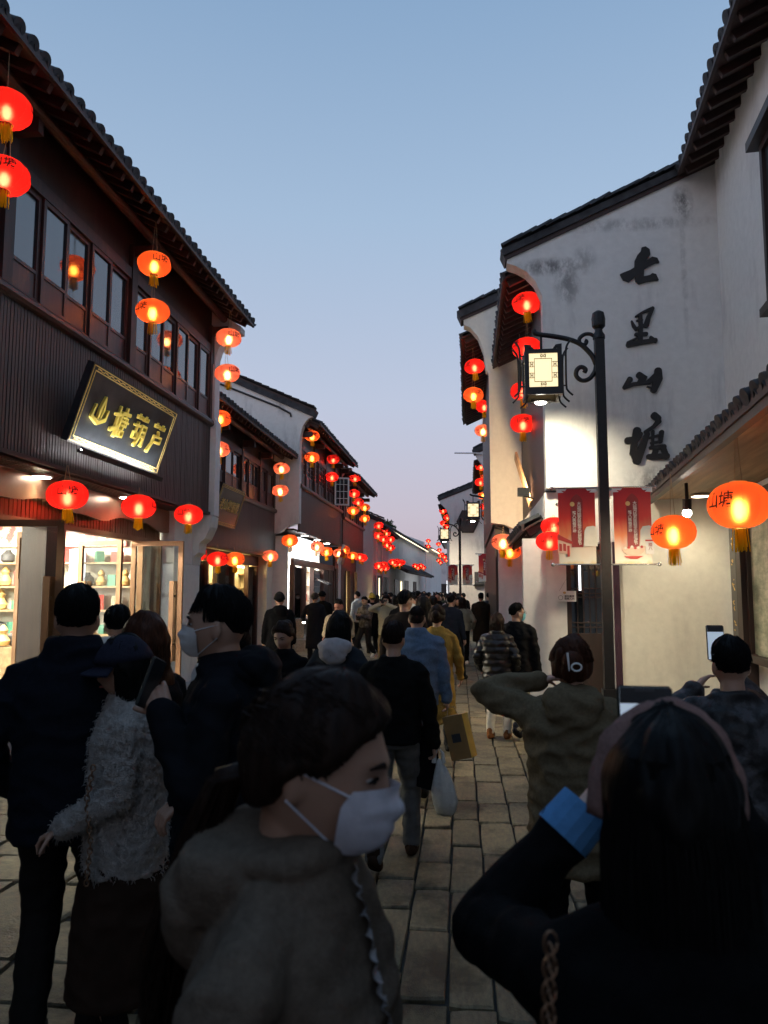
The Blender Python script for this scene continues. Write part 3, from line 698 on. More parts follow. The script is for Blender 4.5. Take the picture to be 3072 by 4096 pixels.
B(-.34, 2.49, -.02, .12, 0, .18).build('plinth', 'granite', hA)
# lattice door
dA = B(.27, .89, .20, .235, .19, 1.12).build('door', 'wood_dark', hA)
MB().box(.27, .33, .19, .24, 1.121, 2.38).box(.84, .89, .19, .24, 1.121, 2.38).box(.331, .839, .192, .238, 2.30, 2.38).build('door_frame', 'wood_dark', dA)
mb = MB()
for i in range(1, 6): mb.box(.33 + i * .085 - .008, .33 + i * .085 + .008, .20, .222, 1.121, 2.30)
mb.build('lattice', 'wood_dark', dA)
mb = MB()
for z in (1.2, 1.26, 1.62, 1.67, 1.74, 2.1): mb.box(.331, .839, .203, .219, z, z + .015)
mb.build('lattice', 'wood_dark', dA)
B(.331, .839, .226, .232, 1.121, 2.30).build('pane', 'window_glass', dA)
B(.44, .47, .196, .199, 1.72, 2.3).build('tube_light_reflection' if False else 'tube_reflection_strip', 'lightbox', dA)  # glowing strip on the door standing in for a tube light's reflection
MB().tube([(.80, .16, .9), (.80, .16, 2.6)], .02, 8).build('door_curtain_rod', 'wood_dark', hA)
mb = MB()
for i in range(7): mb.tube([(.905 + i * .012, .08 + (i % 2) * .02, .2), (.905 + i * .011, .085 + (i % 2) * .02, 2.4)], .013, 6)
tag(mb.build('curtain', 'purple_cloth', hA), kind='stuff')
B(.96, 1.0, .085, .118, 1.35, 1.75).build('number_plate', 'paper', hA)
# street side of A
B(.02, .25, .28, 5.0, 3.16, 6.3).build('street_wall', 'wood_dark', hA)
B(-.02, .25, .31, 5.0, 0, 3.1).build('street_ground_wall', 'plaster', hA)
eave(hA, .3, 5.0, .52, 6.42, R(24), 2.6, sx=-1, seed=11, objs=2)
eave(hA, .36, 4.9, .30, 2.62, R(30), .5, sx=-1, seed=12, objs=1, back=False, sp=.2)
MB().bar((-.22, 3.2, 4.2), (.0, 2.8, 3.25), .26, .04, (1, 0, 0)).build('canopy_prop', 'wood_tan', hA)
fl = thing('wall_floodlight', 'small warm floodlight on the street side of the lettered house', 'lamp', (.98, 13.4, 3.35))
MB().box(-.10, .10, -.06, .06, 0, .14).build('housing', 'iron', fl); B(-.08, .08, .061, .066, .02, .12).build('lens', 'led_warm', fl)
MB().tube([(.0, -.03, .0), (.18, -.03, -.05)], .015, 6).build('arm', 'iron', fl)
L = bpy.data.lights.new('floodlight', 'SPOT'); L.energy = 260; L.color = (1, .66, .36); L.spot_size = R(120); L.spot_blend = .8; L.shadow_soft_size = .06
lo = bpy.data.objects.new('floodlight', L); col.objects.link(lo); lo.parent = fl; lo.location = (0, .1, .07); lo.rotation_euler = (R(100), 0, 0)

# brush characters on the wall, each a thing
QI = [([(440,120),(475,112),(510,140),(515,190),(490,225),(460,262),(530,212),(575,225),(592,270),(560,270),(500,300),(455,330),(450,395),(505,385),(525,368),(560,380),(580,435),(480,445),(405,465),(375,440),(372,395),(315,440),(265,420),(240,365),(270,352),(330,330),(370,305),(375,240),(400,190),(432,155)], None)]
LI = [([(365,762),(430,725),(520,688)],[14,28]),([(520,690),(480,770),(455,850)],[30,50]),([(408,745),(408,850),(400,985)],[34,42]),([(328,805),(345,850),(365,880),(430,850)],[14,30,36,30]),([(375,800),(425,800)],[14,14]),([(360,930),(455,930)],[30,36]),([(375,960),(285,1005)],[14,20]),([(290,1025),(400,1005),(535,990)],[46,40,38]),([(490,960),(535,1000)],[22,34])]
SH = [([(298,1338),(245,1415)],[52,36]),([(245,1415),(330,1385),(470,1370)],[32,34]),([(375,1300),(412,1330),(390,1370)],[56,80,60]),([(545,1265),(545,1340),(500,1450)],[66,76,56]),([(460,1370),(530,1310)],[44,60]),([(445,1412),(480,1422)],[12,16])]
TA = [([(495,1668),(532,1700)],[66,60]),([(535,1720),(490,1770),(415,1818)],[52,34,32]),([(345,1800),(320,1900),(300,2015)],[72,60,58]),([(255,1895),(340,1880),(375,1830)],[64,58,38]),([(432,1835),(380,1960),(330,2080)],[46,66,78]),([(312,2030),(332,2078)],[58,66]),([(482,1812),(470,1960)],[26,26]),([(556,1820),(542,1910)],[42,36]),([(450,1872),(560,1842)],[20,22]),([(460,1918),(540,1906)],[20,20]),([(455,1962),(575,1955)],[34,44]),([(500,1990),(478,2040)],[46,48]),([(432,2042),(598,2040)],[44,52]),([(562,1955),(588,2048)],[44,52])]
for nm, S, lab in (('qi', QI, 'top brush character of three sweeping strokes on white gable'), ('li', LI, 'second brush character from the top on white gable'), ('shan', SH, 'squat third brush character shaped like three peaks on white gable'), ('tang', TA, 'dense lowest brush character on white gable, just above tiled awning')):
    xs_ = [p[0] for s_ in S for p in s_[0]]; ys_ = [p[1] for s_ in S for p in s_[0]]; oy = max(ys_); ox = 410
    me = strokes_mesh(S, .00157, .035, 'ink', (ox, oy), 'brush_character')
    o = inst('brush_character', me, None, (2.50 + .00002 * (1100 - oy) * 0, 10.998, 6.37 - (oy - 290) * .00159)); tag(o, lab, 'lettering', 'big characters on the gable')

# ---- B: next house, its end wall swung out over the street on a curved foot
hB = thing('plastered_house', 'white end wall with curved foot beyond the lettered gable, warmly lit', 'house', (.5, 16.0, 0))
cor = [(0, 6.32), (-.06, 6.36), (-.10, 6.75), (-.22, 7.1), (-.38, 7.3), (-.52, 7.36), (-.52, 7.5)]
foot = [(1.6, 2.66), (1.1, 2.72), (.78, 2.82), (.5, 2.98), (.28, 3.08), (.0, 3.12)]
MB().prism(foot + cor + [(3.0, 9.0), (3.0, 2.66)], 'y', 0, .3).build('end_wall', 'plaster_cream', hB)
verge(hB, (-.6, 7.5), (3.0, 9.05), 0, .35, step=.26)
B(-.03, .03, -.012, -.001, 6.28, 6.34).build('string_course', 'plaster', hB); B(.15, 3.0, .3, .5, 0, 2.9).build('ground_wall', 'plaster', hB)
B(.05, .3, .3, 9, 3.1, 7.2).build('street_wall', 'wood_dark', hB); B(.1, .4, .52, 9, 0, 3.1).build('street_ground_wall', 'wood_dark', hB)
eave(hB, .3, 9, .55, 7.2, R(24), 2.4, sx=-1, seed=14, objs=2)
MB().prism([(.62, 2.30), (.62, 2.45), (.70, 2.5), (.70, 2.2), (.80, 2.1), (.80, 1.9), (.9, 1.8), (1.0, 1.8), (1.0, 2.6), (.6, 2.6)], 'y', .22, .29).build('corbel', 'plaster', hB)
# cable and small things
tag(MB().tube([(.55, 15.9, 3.06), (1.0, 15.6, 2.78), (1.2, 14, 2.72), (1.25, 11.6, 2.75), (1.28, 11.12, 2.95)], .018, 6).build('cable', 'cable'), 'black cable strung from curved wall foot to lettered house', 'cable')
# ---- B2
hB2 = thing('plastered_house', 'house with small eave tip and protruding pole beyond the curved-foot wall', 'house', (.85, 30, 0))
MB().prism([(0, 0), (0, 6.3), (-.4, 6.9), (-.5, 7.1), (2.6, 8.5), (2.6, 0)], 'y', 0, .3).build('end_wall', 'plaster_pink', hB2)
verge(hB2, (-.55, 7.1), (2.6, 8.52), 0, .3); eave(hB2, .3, 10, .5, 6.8, R(24), 2, sx=-1, seed=15, objs=1, sp=.26, raft_sp=.4)
B(.02, .3, .3, 10, 0, 7.0).build('street_wall', 'wood_dark', hB2); MB().tube([(-1.3, -.1, 7.12), (.1, -.1, 7.08)], .03, 6).build('pole', 'steel', hB2)
# ---- C with the hexagonal window
hC = thing('plastered_house', 'pale gable with dark hexagonal window behind street lamp', 'house', (-.93, 41, 0))
MB().prism([(0, 0), (0, 5.7), (-.15, 6.1), (-.5, 6.45), (-.5, 6.6), (1.45, 7.35), (4.5, 8.5), (4.5, 0)], 'y', 0, .3).build('gable_wall', 'plaster_pink', hC)
verge(hC, (-.58, 6.6), (4.5, 8.55), 0, .3, step=.3); eave(hC, .3, 12, .55, 6.3, R(24), 2, sx=-1, seed=16, objs=1, sp=.28, raft_sp=.4)
hexp = lambda r: [(.98 + r * .86 * math.cos(math.pi * i / 3), 5.42 + r * math.sin(math.pi * i / 3)) for i in range(6)]
o = MB().prism(hexp(.62), 'y', -.03, .0 - .001).build('window', 'sign_black', hC)
mb = MB(); h0 = hexp(.62); h1 = hexp(.70)
for i in range(6): mb.prism([h0[i], h0[(i+1) % 6], h1[(i+1) % 6], h1[i]], 'y', -.06, -.002)
mb.build('window_frame', 'iron', o)
o = B(1.3, 1.85, -.28, -.002, 2.1, 2.75).build('air_conditioner', 'dark_item', hC); B(1.25, 1.9, -.32, -.01, 2.03, 2.09).build('bracket', 'iron', o)
B(.02, .3, .3, 12, 0, 6.5).build('street_wall', 'wood_dark', hC)
hD = thing('timber_shop_house', 'bright shopfront far down the street past the hexagonal window house', 'house', (-1.4, 54, 0))
MB().prism([(0, 0), (0, 5.2), (-.5, 5.5), (4, 7.2), (4, 0)], 'y', 0, 14).build('wall', 'plaster_pink', hD)
MB().prism([(-.6, 5.45), (4, 7.25), (4, 7.45), (-.6, 5.62)], 'y', -.2, 14).build('roof', 'far_roof', hD)
for y in (1, 4, 7): B(-.06, -.01, y, y + 1.6, .4, 2.5).build('lit_window', 'lightbox', hD)
B(.2, .9, -.05, 0, .4, 2.4).build('lit_window', 'lightbox', hD)

# ---- N: the near right house with the tiled awning
hN = thing('plastered_house', 'cream plastered house with tiled plank-lined awning and couplet column', 'house', (3.62, 11.0, 0), -math.atan(.09))
B(0, .28, -8.5, 0, 0, 9.3).build('street_wall', 'plaster', hN)
eave(hN, -8.5, .15, .50, 7.72, R(24), 2.6, sx=-1, seed=21, objs=2, sp=.25, raft_sp=.3)
o = B(-.05, -.002, -3.65, -2.5, 4.9, 6.6).build('window', 'sign_black', hN)
MB().box(-.09, -.003, -2.499, -2.41, 4.82, 6.68).box(-.09, -.003, -3.74, -3.651, 4.82, 6.68).box(-.089, -.003, -3.65, -2.5, 6.601, 6.68).box(-.16, -.003, -3.75, -2.37, 4.72, 4.81).box(-.2, -.003, -3.8, -2.3, 6.69, 6.8).build('window_frame', 'wood_dark', o)
B(0, 4.0, -34, -8.55, 0, 7.9).build('sky_block_wing', 'plaster', hN); MB().prism([(-.5, 7.75), (4.0, 9.7), (4.0, 9.5), (-.5, 7.6)], 'y', -34, -8.6).build('sky_block_roof', 'far_roof', hN)  # unseen wing and roof added behind the camera, blocking sky light on this side
# awning
eave(hN, -7.5, -.08, 1.10, 3.03, R(24), 1.2, sx=-1, seed=22, objs=3, sp=.21, back=False, raft_sp=20)
mb_pl = {}
for i in range(9):
    x0 = -1.04 + i * .115; z = 2.975 + i * .004
    B(x0, x0 + .108, -7.5, -.10, z, z + .018).build('soffit_plank', 'wood_tan', hN)
B(-1.12, -1.05, -7.5, -.1, 2.92, 3.04).build('awning_beam', 'wood_dark', hN)
B(-.12, -.003, -.62, -.34, 0, 2.96).build('couplet_column', 'sign_black', hN)
B(-.16, -.003, -1.02, -.80, 0, 2.96).build('post', 'wood_dark', hN)
rg = random.Random(4)
for i in range(8):
    S = []
    for k in range(5):
        x, y_ = rg.uniform(5, 60), rg.uniform(5, 75); S.append(([(x, y_), (x + rg.uniform(8, 35), y_ + rg.uniform(-12, 25))], [7, 9]))
    me = strokes_mesh(S, .0016, .004, 'gold_paint', (35, 40), 'couplet_character'); inst('couplet_character', me, hN, (-.123, -.48, 2.62 - i * .27), (0, 0, R(-90)))
wf = B(-.05, -.003, -3.4, -1.03, .95, 2.9).build('picture_window', 'paper', hN)
MB().box(-.10, -.051, -1.10, -1.03, .95, 2.9).box(-.10, -.051, -3.4, -3.33, .95, 2.9).box(-.10, -.051, -3.33, -1.10, 2.82, 2.9).box(-.14, -.051, -3.45, -1.0, .86, .945).build('window_frame', 'wood_dark', wf)
o = inst('awning_spotlight', MB().tube([(0, 0, .0), (0, 0, -.2)], .02, 8).tube([(0, 0, -.18), (0, .02, -.30)], .05, 10).mesh('awning_spotlight', 'iron'), hN, (-.95, -2.1, 2.93))
shade_auto(MB().ell((0, 0, 0), (.045, .045, .045)).mesh('x')); inst('bulb', shade_auto(MB().ell((0, 0, 0), (.05, .05, .05)).mesh('bulb', 'torch')), o, (0, .02, -.34))
o = inst('downlight', MB().lathe([(.12, 0), (.12, .02)], 20).mesh('downlight', 'white_paint'), hN, (-.5, -.55, 2.955)); MB().lathe([(.1, -.004), (.1, -.001)], 20).build('diffuser', 'led_warm', o)
fitting_light('downlight_beam', hN, (-.5, -.55, 2.94), 75, (1, .86, .60)); fitting_light('awning_spot_beam', hN, (-1.0, -2.06, 2.55), 130, (1, .84, .54), 170, (-.5, 0, -1))
def painted_mural():
    m, nt, b = newmat('ink_landscape')
    f = noise_fac(nt, 2.2, 8, .65, (1, 1, .8)); f2 = noise_fac(nt, 5, 6, .7, (1, .4, 1.6))
    mu = nd(nt, 'ShaderNodeMath', operation='MULTIPLY'); nt.links.new(f, mu.inputs[0]); nt.links.new(f2, mu.inputs[1])
    nt.links.new(ramp(nt, mu.outputs[0], [(.15, (.10, .13, .09)), (.24, (.33, .36, .26)), (.34, (.62, .60, .48))]), b.inputs['Base Color']); b.inputs['Roughness'].default_value = .35
painted_mural(); wf.data.materials[0] = M['ink_landscape']
# ================================================================ sign boards
def key_border(w, h, mat, t=.012, m=.055, pitch=.16):
    """gold double line with a key pattern between, in x (width), z"""
    mb = MB(); y = -.006
    def fr(a, b, tt):
        mb.box(-a, a, y, 0, b - tt, b); mb.box(-a, a, y, 0, -b, -b + tt); mb.box(-a, -a + tt, y, 0, -b + tt, b - tt); mb.box(a - tt, a, y, 0, -b + tt, b - tt)
    fr(w / 2 - .02, h / 2 - .02, t); fr(w / 2 - .02 - m, h / 2 - .02 - m, t)
    z0 = h / 2 - .02 - m; n = int((w - .2) / pitch); s = m - t
    for sg in (1, -1):
        for i in range(n):
            x = -w / 2 + .12 + i * (w - .24) / n; p = (w - .24) / n; zz = sg * (z0 + .010) if sg > 0 else -(z0 + .010 + s - .02)
            u = s - .02; tt = .009
            mb.box(x, x + p * .55, y, 0, zz + u - tt, zz + u); mb.box(x, x + tt, y, 0, zz, zz + u - tt); mb.box(x + p * .55 - tt, x + p * .55, y, 0, zz + u * .35, zz + u - tt); mb.box(x + p * .25, x + p * .55 - tt, y, 0, zz + u * .35, zz + u * .35 + tt)
            mb.box(x + p * .55, x + p, y, 0, zz - .0005, zz + tt)
    return mb.mesh('key_border', mat)
def board(name, label, w, h, loc, rot, letters, th=.09, border='gold_paint', pos=None):
    t = thing(name, label, 'sign', loc); t.rotation_euler = rot
    MB().box(-w/2, w/2, 0, th, -h/2, h/2).build('panel', 'sign_black', t)
    tag(inst('key_border', key_border(w, h, border), t, (0, -.001, 0)), kind='stuff')
    for me, x, z in letters: inst('character', me, t, (x, -.002, z))
    return t
S100 = {
 'shan': [([(18,35),(12,70)],[8,11]),([(12,70),(50,82),(88,66)],[12,14,12]),([(88,66),(92,38)],[11,7]),([(56,4),(48,40),(46,68)],[6,12,8]),([(56,4),(66,40),(60,64)],[5,9,6])],
 'tang': [([(8,34),(42,28)],[10,9]),([(27,8),(26,75)],[9,10]),([(4,82),(42,68)],[14,9]),([(70,4),(71,18)],[9,9]),([(48,22),(94,20)],[10,12]),([(48,22),(46,60),(34,96)],[9,9,13]),([(58,34),(86,33),(86,58)],[7,7,7]),([(54,46),(95,45)],[7,7]),([(58,58),(86,58)],[7,7]),([(71,28),(71,68)],[7,7]),([(58,74),(58,92)],[7,7]),([(58,92),(80,92),(80,74),(58,74)],[7,7,7,7])],
 'hu': [([(12,4),(13,14),(42,13),(43,3)],[5,5,5,5]),([(28,-2),(28,13)],[5,5]),([(56,4),(57,14),(86,13),(87,3)],[5,5,5,5]),([(72,-2),(72,13)],[5,5]),([(8,36),(46,35)],[8,8]),([(27,25),(27,58)],[8,8]),([(14,58),(14,78),(40,78),(40,58),(14,58)],[7,7,7,7,7]),([(60,30),(59,70),(42,97)],[8,8,13]),([(60,30),(88,30),(88,92)],[8,9,11]),([(62,48),(86,48)],[7,7]),([(62,64),(86,64)],[7,7])],
 'lu': [([(12,4),(13,14),(42,13),(43,3)],[5,5,5,5]),([(28,-2),(28,13)],[5,5]),([(56,4),(57,14),(86,13),(87,3)],[5,5,5,5]),([(72,-2),(72,13)],[5,5]),([(48,25),(56,34)],[9,9]),([(28,42),(80,41),(79,60)],[9,11,10]),([(26,61),(79,60)],[8,9]),([(27,42),(24,68),(6,98)],[9,9,14])]}
lets = []
for k, x in (('shan', -.86), ('tang', -.30), ('hu', .28), ('lu', .86)): lets.append((strokes_mesh(S100[k], .0043, .03, 'gold', (50, 50), 'character'), x, -.02))
# facade faces +x: board's local -y must face +x, so turn by +90 about z, then lean the top out
def face_street(lean): return (Matrix.Rotation(R(90), 4, 'Z') @ Matrix.Rotation(lean, 4, 'X')).to_euler()
sg1 = board('sign_board', 'black board with four raised gold characters and key border over shop door', 2.62, .98, (-4.47, 9.70, 3.92), face_street(R(18)), lets)
o = inst('light_bar', MB().box(-1.2, 1.2, -.05, .0, -.03, .0).mesh('light_bar', 'iron'), sg1, (0, -.10, -.54)); B(-1.15, 1.15, -.045, -.005, .001, .006).build('tube', 'sign_tube', o); B(-1.2, 1.2, -.062, -.051, -.03, .03).build('lip', 'iron', o); B(-1.2, 1.2, -.05, -.0, -.036, -.031).build('tray', 'iron', o)
for x in (-.9, .9): MB().tube([(x, .04, -.5), (x, -.10, -.55)], .012, 6).build('arm', 'iron', sg1)
me = text_mesh('老山塘银楼', .27, 'gold_paint', .012, .004); me.transform(Matrix.Rotation(R(90), 4, 'X'))
sg2 = board('sign_board', 'small black board with five gold characters hung tilted on lower timber house', 1.75, .92, (-5.36, 16.9, 3.62), face_street(R(17)), [(me, 0, 0)])
# small pet notice by the lattice door
pn = thing('notice_plate', 'small white no-pets notice hung beside the lattice door', 'notice', (1.385, 11.10, 1.64))
shade_auto(MB().box(-.13, .13, -.006, .006, -.075, .075).mesh('x')); MB().box(-.13, .13, -.006, .006, -.075, .075).build('plate', 'white_paint', pn)
me = text_mesh('请勿携带\n宠物入内', .035, 'black_text', .0004, .0006); me.transform(Matrix.Rotation(R(90), 4, 'X')); inst('lettering', me, pn, (.035, -.0075, -.02))
MB().tube([(-.12 + .03 * math.cos(a), -.007, -.02 + .03 * math.sin(a)) for a in [i * math.pi / 8 for i in range(17)]], .0025, 4).build('emblem_ring', 'ink', pn, (.035, 0, 0))
MB().ell((0, 0, 0), (.022, .002, .018), 10, 6).build('flower_emblem', 'gourd', pn, (-.03, -.007, .05))
MB().tube([(-.1, 0, .075), (0, .02, .24), (.1, 0, .075)], .002, 4).build('string', 'cable', pn)

# ================================================================ street lamps and banners
def make_lamp():
    t = thing('street_lamp', 'x', 'street lamp')
    MB().box(-.06, .06, -.06, .06, 0, 4.98).build('post', 'iron', t)
    MB().box(-.11, .11, -.11, .11, 0, .35).box(-.085, .085, -.085, .085, .351, .5).build('base', 'iron', t)
    shade_auto(MB().lathe([(.075, 4.9), (.075, 4.95), (.05, 5.0), (.05, 5.02), (.085, 5.06), (.09, 5.12), (.075, 5.19), (.03, 5.22)], 10).mesh('x'))
    inst('finial', shade_auto(MB().lathe([(.08, 4.981), (.08, 5.03), (.05, 5.08), (.05, 5.11), (.085, 5.15), (.09, 5.25), (.075, 5.33), (.03, 5.36)], 10).mesh('finial', 'iron'), 35), t)
    cz = lambda pts: [((x - 1400) * .00079, 0, 4.67 - (y - 1060) * .00079) for x, y in pts]
    def smooth(p, n=5):
        out = []
        for i in range(len(p) - 1):
            a = Vector(p[max(i-1, 0)]); b = Vector(p[i]); c = Vector(p[i+1]); d = Vector(p[min(i+2, len(p)-1)])
            for k in range(n):
                u = k / n; out.append(.5 * ((2*b) + (c-a)*u + (2*a-5*b+4*c-d)*u*u + (3*b-a-3*c+d)*u**3))
        return out + [Vector(p[-1])]
    MB().tube(smooth(cz([(1345,1100),(1290,960),(1200,840),(1080,730),(900,650),(650,590),(440,555),(360,525),(345,480)])), .034, 8).build('arm', 'iron', t, smooth=True)
    MB().tube(smooth(cz([(1345,1080),(1320,1210),(1230,1330),(1110,1360),(1020,1280),(1030,1180),(1100,1130),(1170,1170),(1150,1225)])), .03, 8).build('scroll', 'iron', t, smooth=True)
    MB().tube(smooth(cz([(1350,640),(1270,580),(1170,580),(1085,650),(1100,740),(1170,750),(1200,700),(1170,680)])), .026, 8).build('scroll', 'iron', t, smooth=True)
    lx, lz = -.743, 4.53
    ln = MB(); a = .235; g = .18
    for sx_ in (-1, 1):
        for sy in (-1, 1): ln.box(sx_*a - (.055 if sx_ > 0 else 0), sx_*a + (0 if sx_ > 0 else .055), sy*a - (.055 if sy > 0 else 0), sy*a + (0 if sy > 0 else .055), -.32, .30)
    for z0, z1 in ((.22, .27), (-.32, -.225)):
        for s_ in (-1, 1):
            ln.box(-a + .0551, a - .0551, s_*a - (.05 if s_ > 0 else 0), s_*a + (0 if s_ > 0 else .05), z0, z1); ln.box(s_*a - (.05 if s_ > 0 else 0), s_*a + (0 if s_ > 0 else .05), -a + .0551, a - .0551, z0, z1)
    for sx_ in (-1, 1): ln.prism([(sx_*.235, .301), (sx_*.235, .335), (sx_*.16, .325), (sx_*.12, .271)], 'y', -.235, -.19)
    ln.box(-.18, .18, -.18, .18, .235, .265)
    f = ln.build('lantern_frame', 'iron', t, (lx, 0, lz))
    for k in range(4):
        p = B(-.182, .182, -.212, -.205, -.224, .219).build('glass', 'lamp_glass', f, rot=(0, 0, k * math.pi / 2))
        fr = MB(); y0, y1 = -.222, -.213; tt = .006
        def ring(x0, x1, z0, z1): fr.box(x0, x1, y0, y1, z0, z0+tt); fr.box(x0, x1, y0, y1, z1-tt, z1); fr.box(x0, x0+tt, y0, y1, z0+tt, z1-tt); fr.box(x1-tt, x1, y0, y1, z0+tt, z1-tt)
        ring(-.115, .110, -.155, .152)
        for sx_ in (-1, 1):
            for zc in (-.07, .075):
                x0 = sx_*.147; ring(x0 - .018, x0 + .018, zc - .034, zc - .003); ring(x0 - .018, x0 + .018, zc + .003, zc + .034)
                for zz in (-.03, .03): fr.box(min(sx_*.112, sx_*.18), max(sx_*.112, sx_*.18), y0 + .001, y1, zc + zz - .002, zc + zz + .002)
        for sz in (-1, 1):
            zc = sz * .185; ring(-.036, -.003, zc - .014, zc + .016); ring(.003, .036, zc - .014, zc + .016)
            for xx in (-.025, .025): fr.box(xx - .002, xx + .002, y0 + .001, y1, min(sz*.152, sz*.22), max(sz*.152, sz*.22))
        fr.build('fret', 'iron', p)
    for sx_ in (-1, 1):
        for sy in (-.17, .17):
            MB().tube(smooth([(lx + sx_*.36, sy, lz + .40), (lx + sx_*.30, sy, lz + .30), (lx + sx_*.29, sy, lz + .1), (lx + sx_*.29, sy, lz - .2), (lx + sx_*.31, sy, lz - .27), (lx + sx_*.37, sy, lz - .33)]), .013, 6).build('side_bar', 'iron', t, smooth=True)
            MB().tube([(lx + sx_*.23, sy, lz + .2), (lx + sx_*.29, sy, lz + .2)], .009, 6).build('side_pin', 'iron', t); MB().tube([(lx + sx_*.23, sy, lz - .2), (lx + sx_*.29, sy, lz - .2)], .009, 6).build('side_pin', 'iron', t)
        MB().tube(smooth([(lx + sx_*.20, -.1, lz - .325), (lx + sx_*.22, -.1, lz - .40), (lx + sx_*.29, -.1, lz - .47)]), .012, 6).build('foot_hook', 'iron', t)
    MB().tube([(lx, 0, lz + .26), (lx, 0, lz + .56)], .016, 6).build('hanger', 'iron', t)
    sp_ = MB().box(-.13, .13, -.06, .09, -.03, 0).build('floodlight', 'iron', t, (lx - .02, .02, lz - .335)); MB().ell((0, 0, -.035), (.075, .05, .025), 12, 6).build('lens', 'torch', sp_, smooth=True)
    return t
lamp = make_lamp()
def spot_for(l, aim, e):
    L = bpy.data.lights.new('lamp_beam', 'SPOT'); L.energy = e; L.color = (1, .88, .62); L.spot_size = R(125); L.spot_blend = 1.0; L.shadow_soft_size = .09
    o = bpy.data.objects.new('lamp_beam', L); col.objects.link(o); o.parent = l; o.location = (-.76, .10, 4.10)
    o.rotation_euler = (Vector(aim) - Vector(o.location)).to_track_quat('-Z', 'Y').to_euler()
lamps = [(1.74, 10.0, 'nearest street lamp' and 'black scroll-arm street lamp before the lettered gable', (-.50, 1.0, 3.0), 250), (.97, 27.0, 'black street lamp standing just past the curved-foot wall', (-.3, 1.0, 2.6), 160), (-.35, 38.0, 'black street lamp lighting the gable with the hexagonal window', (-.2, 2.0, 2.8), 300)]
for i, (x, y, lab, aim, e) in enumerate(lamps):
    l = lamp if i == 0 else copy_tree(lamp)
    l.location = (x, y, 0); l['label'] = lab; l['group'] = 'street lamps along the right side'; spot_for(l, aim, e)

def banner_mat():
    m, nt, b = newmat('banner_print')
    tc = nd(nt, 'ShaderNodeTexCoord'); sp = nd(nt, 'ShaderNodeSeparateXYZ'); nt.links.new(tc.outputs['Generated'], sp.inputs[0])
    nz = noise_fac(nt, 3, 2, .5, coord='Generated'); ad = nd(nt, 'ShaderNodeMath', operation='MULTIPLY_ADD'); nt.links.new(nz, ad.inputs[0]); ad.inputs[1].default_value = .16; nt.links.new(sp.outputs['Z'], ad.inputs[2])
    nt.links.new(ramp(nt, ad.outputs[0], [(.06, (.72, .55, .25)), (.12, (.78, .72, .62)), (.28, (.74, .60, .50)), (.46, (.85, .26, .10)), (.68, (.78, .045, .03)), (1.0, (.50, .018, .025))]), b.inputs['Base Color'])
    b.inputs['Roughness'].default_value = .55
    bump(nt, b, noise_fac(nt, 4, 2), .2, .02)
banner_mat()
for nm, c in (('print_cream', (.82, .76, .66)), ('print_white', (.80, .76, .74)), ('print_red', (.52, .05, .045)), ('print_dark', (.30, .03, .03)), ('print_peach', (.80, .52, .40)), ('print_gold', (.80, .52, .20))): simple(nm, c, .6, var=.08, bmp=0)
BT1 = text_mesh('\n'.join('大运河姑苏民俗文化旅游节'), .050, 'print_cream', .0005, .0008, line=.92); BT1.transform(Matrix.Rotation(R(90), 4, 'X'))
BT2 = text_mesh('\n'.join('腊八民俗活动'), .046, 'print_cream', .0005, .0012, line=1.0); BT2.transform(Matrix.Rotation(R(90), 4, 'X'))
LABA = text_mesh('腊\n八', .05, 'print_dark', .0005, .0003, line=.95); LABA.transform(Matrix.Rotation(R(90), 4, 'X'))
def flat(poly, mat, parent, name, y): return MB().prism(poly, 'y', y - .0012, y).build(name, mat, parent)
CL = None
def cloth_mesh():
    mb = MB(); nx, nz = 8, 14; W, H = .46, .97; vs = []; fs = []
    for j in range(nz + 1):
        for i in range(nx + 1):
            u, v = i / nx, j / nz; vs.append((-W/2 + u * W, .006 * math.sin(u * 9 + v * 3) * math.sin(v * math.pi), -H/2 + v * H))
    m = nx + 1
    for j in range(nz):
        for i in range(nx): fs.append((j*m+i, j*m+i+1, (j+1)*m+i+1, (j+1)*m+i))
    n0 = len(vs); vs += [(x, y + .002, z) for x, y, z in vs]; fs += [tuple(n0 + i for i in f[::-1]) for f in fs]
    return mb.add(vs, fs).mesh('cloth', 'banner_print', True)
